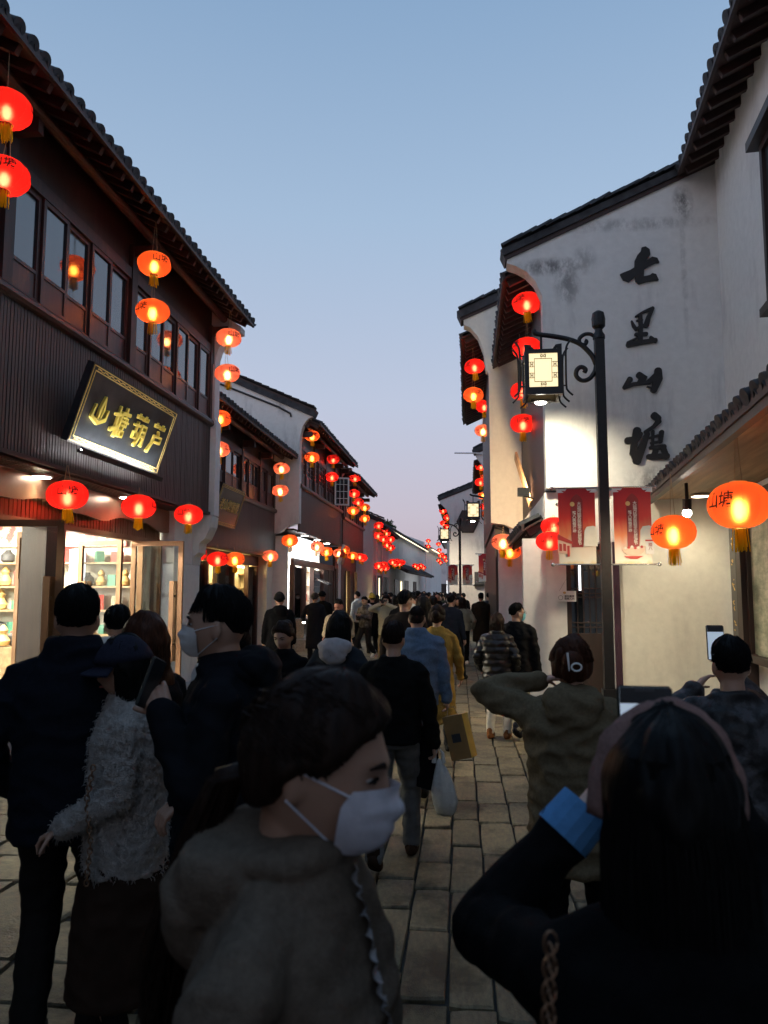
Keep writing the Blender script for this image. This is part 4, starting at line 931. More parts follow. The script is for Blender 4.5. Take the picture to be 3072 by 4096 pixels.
def banner(x, y, side, variant, label):
    global CL
    t = thing('banner', label, 'banner', (x, y, 2.535), 0, 'red festival banners on the lamp posts')
    if CL is None: CL = cloth_mesh()
    inst('cloth', CL, t); yy = -.0085
    for z in (-.49, .49):
        MB().tube([(-.30 if side < 0 else -.29, 0, z), (.29 if side < 0 else .30, 0, z)], .011, 8).build('rod', 'steel', t)
        inst('rod_ball', shade_auto(MB().ell((0, 0, 0), (.026, .026, .026), 12, 8).mesh('rod_ball', 'steel')), t, (side * .31, 0, z))
    # plaque and lettering
    pl = [(-.07, -.27), (.07, -.27), (.075, .33), (.05, .37), (.03, .39), (0, .41), (-.03, .39), (-.05, .37), (-.075, .33)]
    flat(pl, 'print_dark', t, 'print_plaque', yy)
    inst('lettering', BT1, t, (.03, yy - .003, .03)); inst('lettering', BT2, t, (-.033, yy - .003, .05))
    MB().lathe([(.02, 0), (.03, .0005)], 12).build('print_seal', 'print_gold', t, (-.055, yy - .003, .28), (R(90), 0, 0))
    for sx_ in (-1, 1): flat([(sx_*.25, .475), (sx_*.12, .475), (sx_*.14, .45), (sx_*.19, .455), (sx_*.16, .43), (sx_*.25, .425)], 'print_white', t, 'print_cloud', yy)
    cl = [(-.25 + .12 * math.cos(a), -.06 + .05 * math.sin(a)) for a in [math.pi * i / 8 for i in range(5)]]
    flat([(.078, -.26), (.25, -.26), (.25, -.02), (.20, 0), (.12, -.01), (.09, -.06)], 'print_cream', t, 'print_cloud', yy)
    if variant == 0:
        flat([(-.249, -.10), (-.06, -.20), (-.06, -.23), (-.249, -.17)], 'print_red', t, 'print_roof', yy - .002)
        flat([(-.245, -.175), (-.09, -.23), (-.09, -.36), (-.245, -.34)], 'print_peach', t, 'print_house', yy - .002)
        for x0 in (-.23, -.18): flat([(x0, -.22), (x0 + .035, -.23), (x0 + .035, -.32), (x0, -.315)], 'print_red', t, 'print_door', yy - .004)
        flat([(-.13, -.25), (-.10, -.25), (-.10, -.39), (-.13, -.39)], 'print_red', t, 'print_banner', yy - .004)
    else:
        bw = [(-.14 + .14 * (1 - math.cos(a)), -.29 - .09 * math.sin(a)) for a in [math.pi * i / 10 for i in range(11)]]
        flat(bw, 'print_peach', t, 'print_bowl', yy - .002)
        for i in range(6): MB().lathe([(.018, 0), (.016, .001)], 8).build('print_fruit', 'print_red' if i % 2 else 'print_cream', t, (-.10 + i * .04, yy - .004, -.285 + .008 * (i % 3)), (R(90), 0, 0))
        flat([(-.12, -.385), (.12, -.385), (.04, -.42), (-.04, -.42)], 'print_red', t, 'print_cloth', yy - .002)
        flat([(.15, -.19), (.249, -.19), (.249, -.36), (.15, -.36)], 'print_white', t, 'print_scroll', yy - .002)
        flat([(.145, -.18), (.249, -.18), (.249, -.20), (.145, -.20)], 'print_red', t, 'print_scroll_head', yy - .004)
        inst('lettering', LABA, t, (.205, yy - .0045, -.27))
    return t
for i, (x, y, what) in enumerate(((1.74, 9.98, 'before the lettered gable'), (.97, 26.98, 'past the curved-foot wall'), (-.35, 37.98, 'by the hexagonal window'))):
    banner(x - .345, y, -1, 0, 'red banner printed with small houses on the lamp ' + what)
    banner(x + .345, y, 1, 1, 'red banner printed with a bowl on the lamp ' + what)

# ================================================================ red silk lanterns
def lantern_proto():
    rx, rz = .23, .160; t = thing('red_lantern', 'x', 'lantern')
    mb = MB(); nu, nv = 48, 14; vs = []; fs = []
    for j in range(nv + 1):
        ph = math.pi * (.06 + .88 * j / nv); q = math.sin(ph) ** .82; z = -rz * math.cos(ph)
        for i in range(nu):
            a = 2 * math.pi * i / nu; k = 1 - .035 * (math.cos(12 * a + math.pi) * -.5 + .5) * math.sin(ph); vs.append((rx * q * k * math.cos(a), rx * q * k * math.sin(a), z))
    for j in range(nv):
        for i in range(nu): fs.append((j*nu+i, j*nu+(i+1) % nu, (j+1)*nu+(i+1) % nu, (j+1)*nu+i))
    inst('shade', mb.add(vs, fs).mesh('shade', 'silk_red', True), t)
    inst('bulb', shade_auto(MB().ell((0, 0, -.03), (.040, .040, .062), 10, 8).mesh('bulb', 'bulb')), t)
    rg_ = MB().tube([(.06 * math.cos(a), .06 * math.sin(a), 0) for a in [i * math.pi / 8 for i in range(17)]], .006, 4).mesh('cap_ring', 'gold_paint')
    for z in (rz * .985, -rz * .985): inst('cap_ring', rg_, t, (0, 0, z))
    mb = MB(); z0 = -rz - .005                                   # short yellow fringe
    rg = random.Random(5)
    for i in range(30):
        a = 2 * math.pi * i / 30; r0 = .052; r1 = .060 + rg.uniform(-.006, .008); l = .145 + rg.uniform(-.02, .012); kk = .25 + .75 * (i % 3) / 2; r0 *= kk; r1 *= kk
        mb.bar((r0 * math.cos(a), r0 * math.sin(a), z0), (r1 * math.cos(a), r1 * math.sin(a), z0 - l), .011, .004, (math.cos(a), math.sin(a), 0))
    tag(mb.build('tassel', 'tassel', t), kind='stuff')
    me = text_mesh('山塘', .118, 'black_text', .0004, .0008)
    for v in me.vertices:
        x, zz = v.co.x, v.co.y + .012; q = math.sqrt(max(.05, 1 - (zz / rz) ** 2)) ** .82 * rx + .004; a = x / rx
        v.co = (q * math.sin(a), -q * math.cos(a), zz)
    inst('lettering', me, t); inst('lettering', me, t, rot=(0, 0, math.pi))
    wr_ = MB()
    for i in range(12):
        a = 2 * math.pi * (i + .5) / 12; wr_.tube([((rx * math.sin(math.pi * (.06 + .88 * j / 10)) ** .82 + .0005) * math.cos(a), (rx * math.sin(math.pi * (.06 + .88 * j / 10)) ** .82 + .0005) * math.sin(a), -rz * math.cos(math.pi * (.06 + .88 * j / 10))) for j in range(11)], .0011, 3, cap=False)
    tag(wr_.build('rib_wires', 'red_item', t), kind='stuff')
    inst('cord', MB().tube([(-.035, 0, 0), (-.004, 0, 1)], .0035, 4).tube([(.035, 0, 0), (.004, 0, 1)], .0035, 4).mesh('cord', 'cord'), t, (0, 0, rz - .01))
    return t
LPROTO = lantern_proto(); SILK_O = [c for c in LPROTO.children if c.name.startswith('shade')][0].data.copy(); SILK_O.materials[0] = M['silk_overlit_orange']; SILK_P = SILK_O.copy(); SILK_P.materials[0] = M['silk_overlit_pink']
LG = {
 'b1u': ('upper red lantern at eave of gold-board shop', 'upper lanterns at the gold-board shop'),
 'b1l': ('lower red lantern at upstairs windows of gold-board shop', 'lower lanterns at the gold-board shop'),
 'b1s': ('red lantern hung below slatted fascia of gold-board shop', 'lanterns over the gold-board shop entrance'),
 'b2u': ('upper lantern at eave of the lower timber house', 'upper lanterns at the lower timber house'),
 'b2l': ('lower lantern at eave of the lower timber house', 'lower lanterns at the lower timber house'),
 'b2s': ('red lantern before the yellow-lit display', 'lanterns over the yellow-lit shop'),
 'b3u': ('upper red lantern at the lattice windows', 'upper lanterns at the lattice windows'),
 'b3l': ('lower red lantern at the lattice windows', 'lower lanterns at the lattice windows'),
 'b3s': ('red lantern hung over the white-lit snack counter', 'lanterns over the snack counter'),
 'b4s': ('red lantern hung over the doors of the house beyond the snack counter', 'lanterns over the dark doors'),
 'b4e': ('red lantern at high eave beyond the open lattice window', 'eave lanterns beyond the lattice window'),
 'b5e': ('small red lantern clustered at eave of the pinkish house', 'lanterns at the pinkish house eave'),
 'b5s': ('small red lantern over the doors of the pinkish house', 'lanterns over the pinkish house doors'),
 'b6s': ('small red lantern under the low lean-to roof of the pale house with light strip', 'lanterns under the lean-to roof'),
 'b7e': ('small red lantern between the two houses with light strips', 'lanterns at the bend'),
 'far': ('tiny red lantern at the far end of the street', 'lanterns at the far end'),
 'Au': ('upper lantern at side eave of the lettered gable', 'upper lanterns at the lettered gable'),
 'Al': ('lower lantern at side eave of the lettered gable', 'lower lanterns at the lettered gable'),
 'Bu': ('upper lantern at eave of the curved-foot house', 'upper lanterns at the curved-foot house'),
 'Bl': ('lower lantern at eave of the curved-foot house', 'lower lanterns at the curved-foot house'),
 'B2e': ('small red lantern at eave of the house with protruding pole', 'lanterns at the house with pole'),
 'Bs': ('red lantern hanging just below the curved wall foot', 'lanterns below the curved wall foot'),
 'As': ('red lantern partly behind the banner with printed houses', 'lanterns behind the banner'),
 'N': ('large orange lantern under the tiled plank-lined awning', 'lanterns under the plank awning'),
 'Ce': ('small red lantern at eave of the hexagonal window house', 'lanterns at the hexagonal window house'),
}
LP = {
    'b1u': [(-4.25, 6.38, 6.21, 6.85), (-4.25, 9.82, 6.2, 6.85), (-4.25, 13.17, 6.28, 6.85)],
    'b1l': [(-4.25, 6.4, 5.56, None), (-4.25, 9.82, 5.53, None), (-4.25, 13.13, 5.61, None)],
    'b1s': [(-4.45, 8.14, 2.78, 3.12), (-4.45, 10.03, 2.86, 3.12), (-4.45, 11.92, 2.94, 3.12)],
    'b2u': [(-5.05, 15.21, 5.28, 5.6), (-5.05, 20.52, 5.08, 5.6)],
    'b2l': [(-5.05, 15.17, 4.62, None), (-5.05, 20.4, 4.45, None)],
    'b2s': [(-5.4, 14.9, 2.47, 2.75), (-5.4, 16.29, 2.41, 2.75), (-5.4, 17.53, 2.46, 2.75), (-5.4, 20.81, 2.69, 2.75)],
    'b3u': [(-4.62, 22.54, 6.39, 6.6), (-4.62, 26.28, 6.32, 6.6)],
    'b3l': [(-4.62, 22.58, 5.74, None), (-4.62, 26.03, 5.66, None)],
    'b3s': [(-4.75, 20.34, 3.08, 3.5), (-4.75, 24.16, 3.14, 3.5), (-4.75, 25.79, 3.06, 3.5), (-4.75, 28.35, 3.14, 3.5)],
    'b4s': [(-4.62, 28.73, 3.28, 3.4), (-4.62, 30.99, 3.17, 3.4), (-4.62, 33.03, 3.21, 3.4), (-4.62, 33.92, 3.21, 3.4)],
    'b4e': [(-4.35, 29.71, 6.15, 6.2), (-4.35, 29.48, 5.52, None), (-4.35, 30.64, 5.31, 6.2), (-4.35, 29.25, 4.82, None), (-4.35, 32.63, 5.32, 6.2), (-4.35, 32.64, 4.84, None)],
    'b5e': [(-4.0, 34.82, 4.72, 4.75), (-4.0, 37.19, 4.77, 4.75), (-4.0, 34.64, 4.25, 4.75), (-4.0, 38.27, 4.63, 4.75), (-4.0, 40.39, 4.47, 4.75), (-4.0, 36.77, 4.24, None), (-4.0, 38.5, 4.06, None), (-4.0, 40.39, 4.03, None)],
    'b5s': [(-4.1, 35.7, 2.92, 2.9), (-4.1, 36.67, 2.86, 2.9), (-4.1, 37.69, 3.03, 2.9), (-4.1, 38.55, 2.92, 2.9)],
    'b6s': [(-4.0, 41.39, 3.31, 3.0), (-4.0, 42.73, 3.28, 3.0), (-4.0, 44.16, 3.44, 3.0), (-4.0, 45.68, 3.39, 3.0), (-4.0, 47.32, 3.51, 3.0), (-3.6, 53.68, 3.52, 3.0), (-3.6, 56.73, 3.49, 3.0), (-3.6, 60.15, 3.74, 3.0), (-3.6, 64.0, 3.72, 3.0)],
    'b7e': [(-3.5, 70.0, 6.34, 5.5), (-3.51, 70.0, 5.84, 5.5)],
    'far': [(-2.54, 68.86, 5.97, None), (-2.59, 72.53, 5.63, None), (-2.44, 70.44, 5.01, None), (-2.36, 73.25, 5.27, None), (-2.72, 73.51, 4.72, None), (-1.95, 66.79, 4.72, None), (-1.78, 66.16, 4.41, None), (-2.59, 76.05, 4.59, None)],
    'Au': [(0.96, 11.7, 6.15, 6.35), (1.02, 13.6, 5.26, 6.35)],
    'Al': [(0.95, 11.7, 5.43, None), (1.01, 13.6, 4.67, None)],
    'Bu': [(0.21, 17.0, 6.74, 7.2), (0.5, 20.5, 6.67, 7.2)],
    'Bl': [(0.18, 17.0, 6.09, None), (0.46, 20.5, 6.01, None)],
    'B2e': [(0.6, 31.0, 6.74, 6.9), (0.57, 31.0, 6.1, None), (0.85, 34.0, 6.77, 6.9), (0.72, 34.0, 5.94, None), (0.86, 37.0, 5.78, 6.9), (0.9, 37.0, 5.42, None)],
    'Bs': [(0.7, 15.2, 2.67, 3.0), (0.87, 15.9, 2.53, 3.0)],
    'As': [(1.2, 10.85, 2.61, 2.7), (1.12, 10.7, 2.39, 2.7)],
    'N': [(2.24, 8.67, 2.35, 2.92), (2.16, 6.37, 2.39, 2.92)],
    'Ce': [(-1.31, 43.0, 6.23, 6.4), (-1.11, 44.2, 5.96, 6.4), (-1.36, 45.4, 5.75, 6.4), (-1.18, 46.6, 5.63, 6.4), (-1.07, 47.8, 5.38, 6.4)],
}
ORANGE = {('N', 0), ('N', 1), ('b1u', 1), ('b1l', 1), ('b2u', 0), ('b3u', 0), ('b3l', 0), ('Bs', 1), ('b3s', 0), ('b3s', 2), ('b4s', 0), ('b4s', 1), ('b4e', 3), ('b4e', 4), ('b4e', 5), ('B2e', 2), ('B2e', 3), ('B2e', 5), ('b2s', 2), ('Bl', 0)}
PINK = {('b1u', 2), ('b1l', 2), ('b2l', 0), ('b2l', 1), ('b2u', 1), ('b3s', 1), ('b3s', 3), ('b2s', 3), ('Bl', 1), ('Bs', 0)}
TURN = {('b1s', 0): 0, ('b1s', 1): 75, ('b1s', 2): -20, ('b1u', 1): 22, ('b1l', 1): -48, ('b1u', 2): 25, ('b1l', 2): 35, ('N', 0): -52, ('N', 1): -38, ('Au', 0): -35, ('Al', 0): -60, ('Al', 1): 0, ('Bl', 0): 20, ('Bu', 0): -50, ('As', 0): 0, ('As', 1): -10, ('b1l', 0): -5, ('b1u', 0): 90, ('Bs', 1): 30}
WHERE = {'b1u': ['by the first window bay', 'above the gold board', 'beside the white pier'], 'b1l': ['by the first window bay', 'above the gold board', 'beside the white pier'],
 'b1s': ['before the bright open doorway', 'before the open glass door', 'by the white corbel'], 'b2u': ['beside the white pier', 'beside the weathered gable'], 'b2l': ['beside the white pier', 'beside the weathered gable'],
 'b2s': ['half behind the white corbel', 'right of the white corbel', 'left of the door post', 'at the cream pier'], 'b3u': ['close to the gable corbel', 'close to the open lattice window'], 'b3l': ['close to the gable corbel', 'close to the open lattice window'],
 'b3s': ['before the lit sign box', 'right of the lit sign box', 'over the brick side wall', 'over the dark doors'], 'N': ['beside the banner with the bowl', 'before the couplet column'], 'Au': ['just above the lamp arm', 'deeper under the eave'], 'Al': ['right behind the street lamp', 'hanging free below the street lamp'],
 'Bu': ['at the corbel', 'deeper under the eave'], 'Bl': ['at the corbel', 'deeper under the eave'], 'Bs': ['hanging in front', 'half hidden behind its neighbour'], 'As': ['upper one', 'lower one']}
rl = random.Random(11); first = True
for g, lst in LP.items():
    for i, p in enumerate(lst):
        t = LPROTO if first else copy_tree(LPROTO); first = False
        x, y, z, top = p
        t.location = (x, y, z); tag(t, LG[g][0] + (', ' + WHERE[g][i] if g in WHERE else ''), None, LG[g][1])
        base = math.degrees(math.atan2(-x, y))                       # turned roughly to the street
        t.rotation_euler = (rl.uniform(-.07, .07), rl.uniform(-.07, .07), R(base + TURN.get((g, i), rl.uniform(-80, 80))))
        s = {'N': 1.04, 'As': .80}.get(g, 1.0); t.scale = (s, s, s * rl.uniform(.97, 1.03) * (1.1 if g == 'N' else 1))
        L_ = (top - z - .15) if top else .36
        for c in t.children:
            if c.name.startswith('cord'): c.scale.z = max(.05, L_ / s)
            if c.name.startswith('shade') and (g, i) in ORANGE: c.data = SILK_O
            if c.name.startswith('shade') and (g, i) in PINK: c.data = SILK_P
# ================================================================ people
def skin_mat(name, c):
    m, nt, b = newmat(name); f = noise_fac(nt, 14, 4)
    nt.links.new(ramp(nt, f, [(.3, tuple(x * .88 for x in c)), (.7, c)]), b.inputs['Base Color']); b.inputs['Roughness'].default_value = .5
    b.inputs['Subsurface Weight'].default_value = .12; b.inputs['Subsurface Radius'].default_value = (.02, .008, .004); b.inputs['Subsurface Scale'].default_value = .5
    bump(nt, b, noise_fac(nt, 160, 3), .06, .002)
skin_mat('skin', (.46, .27, .19)); skin_mat('skin_pale', (.55, .36, .28)); skin_mat('skin_ruddy', (.48, .20, .14))
def hair_mat(name, c):
    m, nt, b = newmat(name); f = noise_fac(nt, 90, 4, .6, (1, 1, .06))
    nt.links.new(ramp(nt, f, [(.3, tuple(x * .5 for x in c)), (.7, tuple(x * 1.5 for x in c))]), b.inputs['Base Color']); b.inputs['Roughness'].default_value = .55
    b.inputs['Specular IOR Level'].default_value = .14
    bump(nt, b, noise_fac(nt, 120, 3, .6, (1, 1, .05)), .5, .004)
hair_mat('hair_black', (.004, .0035, .0035)); hair_mat('hair_brown', (.018, .009, .006)); hair_mat('hair_auburn', (.055, .018, .008)); hair_mat('hair_grey', (.04, .035, .03))
CM = {}
def cloth(c, kind='plain'):
    k = (c, kind)
    if k in CM: return CM[k]
    nm = 'cloth_%d' % len(CM); m, nt, b = newmat(nm)
    sc, bs, bd_ = {'plain': (10, .35, .006), 'fur': (60, 1.0, .03), 'knit': (120, .5, .006), 'denim': (60, .3, .003), 'puffer': (6, .25, .01), 'camo': (9, .5, .01), 'wool': (70, .4, .006)}[kind]
    f = noise_fac(nt, sc, 5, .65)
    if kind == 'camo': nt.links.new(ramp(nt, f, [(.42, tuple(x * .35 for x in c)), (.5, c), (.58, tuple(min(1, x * 2.3) for x in c))]), b.inputs['Base Color'])
    else: nt.links.new(ramp(nt, f, [(.3, tuple(x * .78 for x in c)), (.7, tuple(min(1, x * 1.18) for x in c))]), b.inputs['Base Color'])
    b.inputs['Roughness'].default_value = {'puffer': .38, 'camo': .5}.get(kind, .85); b.inputs['Specular IOR Level'].default_value = .35 if kind in ('puffer', 'camo') else .08
    ad = nd(nt, 'ShaderNodeMath', operation='ADD'); nt.links.new(noise_fac(nt, sc * 3, 3), ad.inputs[0]); nt.links.new(noise_fac(nt, 9, 3, .6, (1, 1, .5)), ad.inputs[1])
    bump(nt, b, ad.outputs[0], bs, bd_); CM[k] = nm; return nm
V = lambda *a: Vector(a)
def cone(mb, p0, r0, p1, r1, n=10):
    p0, p1 = Vector(p0), Vector(p1); d = (p1 - p0)
    if d.length < 1e-5: d = V(0, 0, 1)
    d.normalize()
    return mb.tube([p0 - d*r0, p0 - d*r0*.75, p0 - d * r0 * .3, p0, p1, p1 + d * r1 * .3, p1 + d*r1*.75, p1 + d*r1], [r0*.05, r0*.64, r0*.95, r0, r1, r1*.95, r1*.64, r1*.05], n)
def loft(mb, rings, n=20):
    vs = []; fs = []
    for (cx, cy, cz, rx, ry) in rings:
        for k in range(n):
            a = 2 * math.pi * k / n; ca, sa = math.cos(a), math.sin(a); e = .85
            vs.append((cx + rx * math.copysign(abs(ca) ** e, ca), cy + ry * math.copysign(abs(sa) ** e, sa), cz))
    for i in range(len(rings) - 1):
        for k in range(n): fs.append((i*n+k, i*n+(k+1) % n, (i+1)*n+(k+1) % n, (i+1)*n+k))
    fs.append(tuple(range(n))[::-1]); fs.append(tuple(range((len(rings)-1)*n, len(rings)*n)))
    return mb.add(vs, fs)
def remesh(mb, voxel, name, mat, smooth=3, wr=0.0, freq=9, puff=None, seed=0, dec=1.0):
    me = mb.mesh('tmp'); ob = bpy.data.objects.new('tmp', me)
    m = ob.modifiers.new('r', 'REMESH'); m.mode = 'VOXEL'; m.voxel_size = voxel; m.use_smooth_shade = True
    if smooth: s_ = ob.modifiers.new('s', 'SMOOTH'); s_.iterations = smooth; s_.factor = .5
    if dec < 1: d = ob.modifiers.new('d', 'DECIMATE'); d.ratio = dec
    out = evaluated(ob)
    out.name = name; out.materials.clear(); out.materials.append(M[mat])
    if wr or puff:
        n = len(out.vertices); co = np.empty(n * 3); no = np.empty(n * 3); out.vertices.foreach_get('co', co); out.vertices.foreach_get('normal', no)
        co = co.reshape(-1, 3); no = no.reshape(-1, 3); dsp = np.zeros(n)
        if wr:
            off = Vector((seed * 3.1, seed * 1.7, seed * 2.3))
            for i in range(n):
                p = Vector(co[i]); q = Vector((p.x * freq, p.y * freq, p.z * freq * 1.5)) + off
                v = mnoise.noise(q); dsp[i] = wr * (1 - 2.4 * abs(v)) + wr * .5 * mnoise.noise(q * 2.3)
        if puff: dsp += puff[1] * (np.abs(np.sin(co[:, 2] * math.pi / puff[0])) ** .6 - .6)
        co += no * dsp[:, None]; out.vertices.foreach_set('co', co.ravel()); out.update()
    out.shade_smooth(); return out
def head_pts(D):
    x, y, z = D[:, 0], D[:, 1], D[:, 2]
    X = .074 * x; Y = .096 * y; Z = .118 * z
    low = np.clip(-z, 0, 1); fr = np.clip(y, 0, 1)
    X = X * (1 - .30 * low ** 1.4); Y = Y + .038 * low * np.clip(-y, 0, 1) + .012 * fr * low ** 1.5 - .006 * fr * np.clip(z - .35, 0, 1)
    t = np.clip((.026 - Z) / .054, 0, 1) ** 1.1; f = np.where(Z > -.03, t, np.exp(-((Z + .03) / .009) ** 2))
    Y = Y + .024 * np.exp(-(X / (.010 + .006 * t)) ** 2) * f * fr
    for s in (-1, 1):
        Y = Y - .010 * np.exp(-((X - s * .031) / .016) ** 2 - ((Z - .013) / .012) ** 2) * fr + .004 * np.exp(-((X - s * .043) / .02) ** 2 - ((Z + .02) / .02) ** 2) * fr
    Y = Y + .005 * np.exp(-((Z - .035) / .01) ** 2 - (X / .05) ** 2) * fr
    Y = Y + .008 * np.exp(-(X / .022) ** 2 - ((Z + .058) / .011) ** 2) * fr - .004 * np.exp(-(X / .026) ** 2 - ((Z + .058) / .003) ** 2) * fr
    return np.stack([X, Y, Z], 1)
def sphere_dirs(nu, nv):
    D = []
    for j in range(nv + 1):
        ph = math.pi * (.001 + .998 * j / nv)
        for i in range(nu): a = 2 * math.pi * i / nu; D.append((math.sin(ph) * math.cos(a), math.sin(ph) * math.sin(a), -math.cos(ph)))
    F = [(j*nu+i, j*nu+(i+1) % nu, (j+1)*nu+(i+1) % nu, (j+1)*nu+i) for j in range(nv) for i in range(nu)]
    F += [tuple(range(nu))[::-1], tuple(range(nv*nu, (nv+1)*nu))]
    return np.array(D), F
def sstep(a, b, x): t = np.clip((x - a) / (b - a), 0, 1); return t * t * (3 - 2 * t)
def hair_line(D, front=.55, back=-.72, short=False):
    y = D[:, 1]
    if short == 'pony': return np.interp(y, [-1, -.4, -.05, .2, .42, .62, .8, 1], [back, back * .6, .02, .02, .22, .48, front, front])
    if short: return np.interp(y, [-1, -.6, -.28, 0, .25, .36, .5, .75, 1], [back, back * .8, .02, .18, .18, .30, .45, front, front])
    return np.interp(y, [-1, -.35, .15, .45, .75, 1], [back, back * .75, -.15, .25, front, front])
def hand(mb, w, d, n, side, curl=.35, s=1.0, spread=.0225):
    d = d.normalized(); n = (n - d * n.dot(d)).normalized(); q = d.cross(n) * side
    for k in (-1, -.35, .35, 1): cone(mb, w + q * k * .022 * s, .0155 * s, w + d * .078 * s + q * k * .031 * s, .0125 * s, 8)
    for k, ln in zip((-1.5, -.5, .5, 1.5), (.052, .066, .072, .064)):
        p = w + d * .082 * s + q * k * spread * s; dd = d; r = .0088 * s
        for seg in range(3):
            a = curl * (1 + .4 * seg); dd = (dd * math.cos(a) + n * math.sin(a)).normalized(); p2 = p + dd * ln * s * (.45, .32, .23)[seg]
            cone(mb, p, r, p2, r * .92, 7); p = p2; r *= .92
    p = w + d * .018 * s + q * .026 * s; dd = (d * .62 + q * .62 + n * .45).normalized()
    for seg, l in enumerate((.042, .032, .026)):
        p2 = p + dd * l * s; cone(mb, p, (.012 - .0012 * seg) * s, p2, (.011 - .0012 * seg) * s, 7); p = p2; dd = (dd + n * .35 + d * .2).normalized()
def ik(a, c, l1, l2, hint):
    d = c - a; L = min(d.length, (l1 + l2) * .995); d.normalize(); c = a + d * L
    x = (l1*l1 - l2*l2 + L*L) / (2*L); h = math.sqrt(max(0, l1*l1 - x*x)); q = hint - d * hint.dot(d); q.normalize()
    return a + d * x + q * h, c
ARMS = {'down': ((.27, .05, .80), (-.27, .05, .80)), 'pocket': ((.25, .10, .93), (-.25, .10, .93)), 'swing': ((.25, .16, .86), (-.25, -.12, .84)), 'photo': ((.09, .30, 1.50), (-.09, .30, 1.50)), 'chest': ((.07, .27, 1.17), (-.07, .27, 1.17)), 'bag': ((.26, .08, .80), (-.25, -.1, .86))}
NP = [0]
def person(label, x, y, face, h=1.65, sex='m', top=(.02, .02, .022), tkind='plain', garment='jacket', hem=.82, fat=1.0, bot=(.02, .02, .022), bkind='plain', shoe=(.03, .03, .03), hair='short', hmat='hair_black', arms='down', hr=None, hl=None, legs='stand', near=0, hy=0.0, hp=0.0, skin='skin', mask=None, hood=None, cap=None, beanie=None, glasses=False, group=None, skirt=False, puff=None, collar=None, lean=0.0, face_detail=False, strands=0, hairlen=.36, cuff=None, wr=None, seed=None, roll=0.0, curl=.4, elbow=None, tsleeve=1.0):
    NP[0] += 1; sd = seed if seed is not None else NP[0]; rg = random.Random(sd)
    s = h / 1.70; vox = (.024, .014, .0085, .0048)[near]; cv = (.028, .018, .011, .008)[near]
    T = thing('person', label, 'person', (x, y, 0), R(face), group); T.scale = (s, s, s)
    fem = sex == 'f'; sh = .165 if fem else .19; lean_v = lambda z: lean * max(0, z - .95)
    pel = .93; dz = -.03 if legs == 'walk' else 0
    sR, sL = V(sh, lean_v(1.38), 1.385 + dz), V(-sh, lean_v(1.38), 1.385 + dz)
    aR, aL = ARMS[arms]; aR = Vector(hr or aR); aL = Vector(hl or aL)
    eh = elbow or ((.5, -.7, -.4), (-.5, -.7, -.4))
    eR, wR = ik(sR, aR, .285, .26, Vector(eh[0])); eL, wL = ik(sL, aL, .285, .26, Vector(eh[1]))
    hipR, hipL = V(.085, 0, .90 + dz), V(-.085, 0, .90 + dz)
    if legs == 'walk': fR, fL = V(.09, .27, .075), V(-.08, -.30, .13)
    elif legs == 'walk2': fR, fL = V(.08, -.28, .13), V(-.09, .26, .075)
    else: fR, fL = V(.115, .03, .075), V(-.11, -.02, .075)
    kR, fR = ik(hipR, fR, .43, .425, V(.1, 1, 0)); kL, fL = ik(hipL, fL, .43, .425, V(-.1, 1, 0))
    hc = V(0, .03 + lean_v(1.58), 1.582 + dz + (-.012 if lean else 0)); HM = Matrix.Translation(hc) @ Matrix.Rotation(R(hy), 4, 'Z') @ Matrix.Rotation(R(hp), 4, 'X') @ Matrix.Rotation(R(roll), 4, 'Y')
    # --- body: one continuous skin surface
    b = MB(); nu, nv = ((24, 16), (36, 26), (64, 48), (96, 72))[near]
    D, F = sphere_dirs(nu, nv); P = head_pts(D); b.add([HM @ Vector(p) for p in P], F)
    for sx_ in (-1, 1):
        e = MB().ell((0, 0, 0), (.009, .019, .031), 10, 8); b.add([HM @ (Matrix.Rotation(R(18 * sx_), 3, 'Z') @ Vector(v) + Vector((sx_ * .075, -.012, -.006))) for v in e.v], e.f)
        if near >= 3: cone(b, HM @ V(sx_*.078, -.022, .018), .006, HM @ V(sx_*.079, -.026, -.01), .006, 6)
    nb = V(0, lean_v(1.44) - .012, 1.42 + dz); cone(b, nb, .058 if not fem else .050, HM @ V(0, -.022, -.06), .052 if not fem else .045, 14)
    loft(b, [(0, lean_v(z), z + dz, rx * (.88 if fem else 1), ry) for z, rx, ry in ((.86, .12, .085), (.98, .14, .09), (1.10, .13, .085), (1.24, .15, .095), (1.34, .155, .09), (1.40, .11, .06), (1.44, .06, .05))])
    for S_, E_, W_, sd_ in ((sR, eR, wR, 1), (sL, eL, wL, -1)):
        cone(b, S_ + V(0, 0, -.02), .04, E_, .034); cone(b, E_, .034, W_, .024)
        fd = (W_ - E_).normalized(); inward = V(-sd_, .15, 0) if abs(fd.z) > .6 else V(0, .1, -1) if fd.z < .3 else V(-sd_ * .3, 1, .2)
        hand(b, W_, fd, inward, sd_ if abs(fd.z) > .6 and fd.z < 0 else -sd_, curl)
    for H_, K_, A_ in ((hipR, kR, fR), (hipL, kL, fL)): cone(b, H_, .075, K_, .048); cone(b, K_, .048, A_, .036); cone(b, A_, .036, A_ + V(0, .11, -.045), .03)
    inst('body', remesh(b, vox, 'body', skin, 2 if near >= 2 else 1, dec=(1, 1, .36, .40)[near]), T)
    # --- top garment
    g = MB(); f_ = fat; wr_ = wr if wr is not None else (.009 if near >= 2 else .006)
    cz = collar if collar is not None else 1.475
    R_ = [(hem, .175, .135), ((hem + 1.0) / 2, .18, .135), (1.0, .175, .13), (1.10, .172, .128), (1.22, .185, .13), (1.32, .192, .122), (1.385, .165, .10), (1.425, .115, .085), (cz, .078, .075)]
    if hem > .95: R_ = [(hem, .165, .125)] + R_[3:]
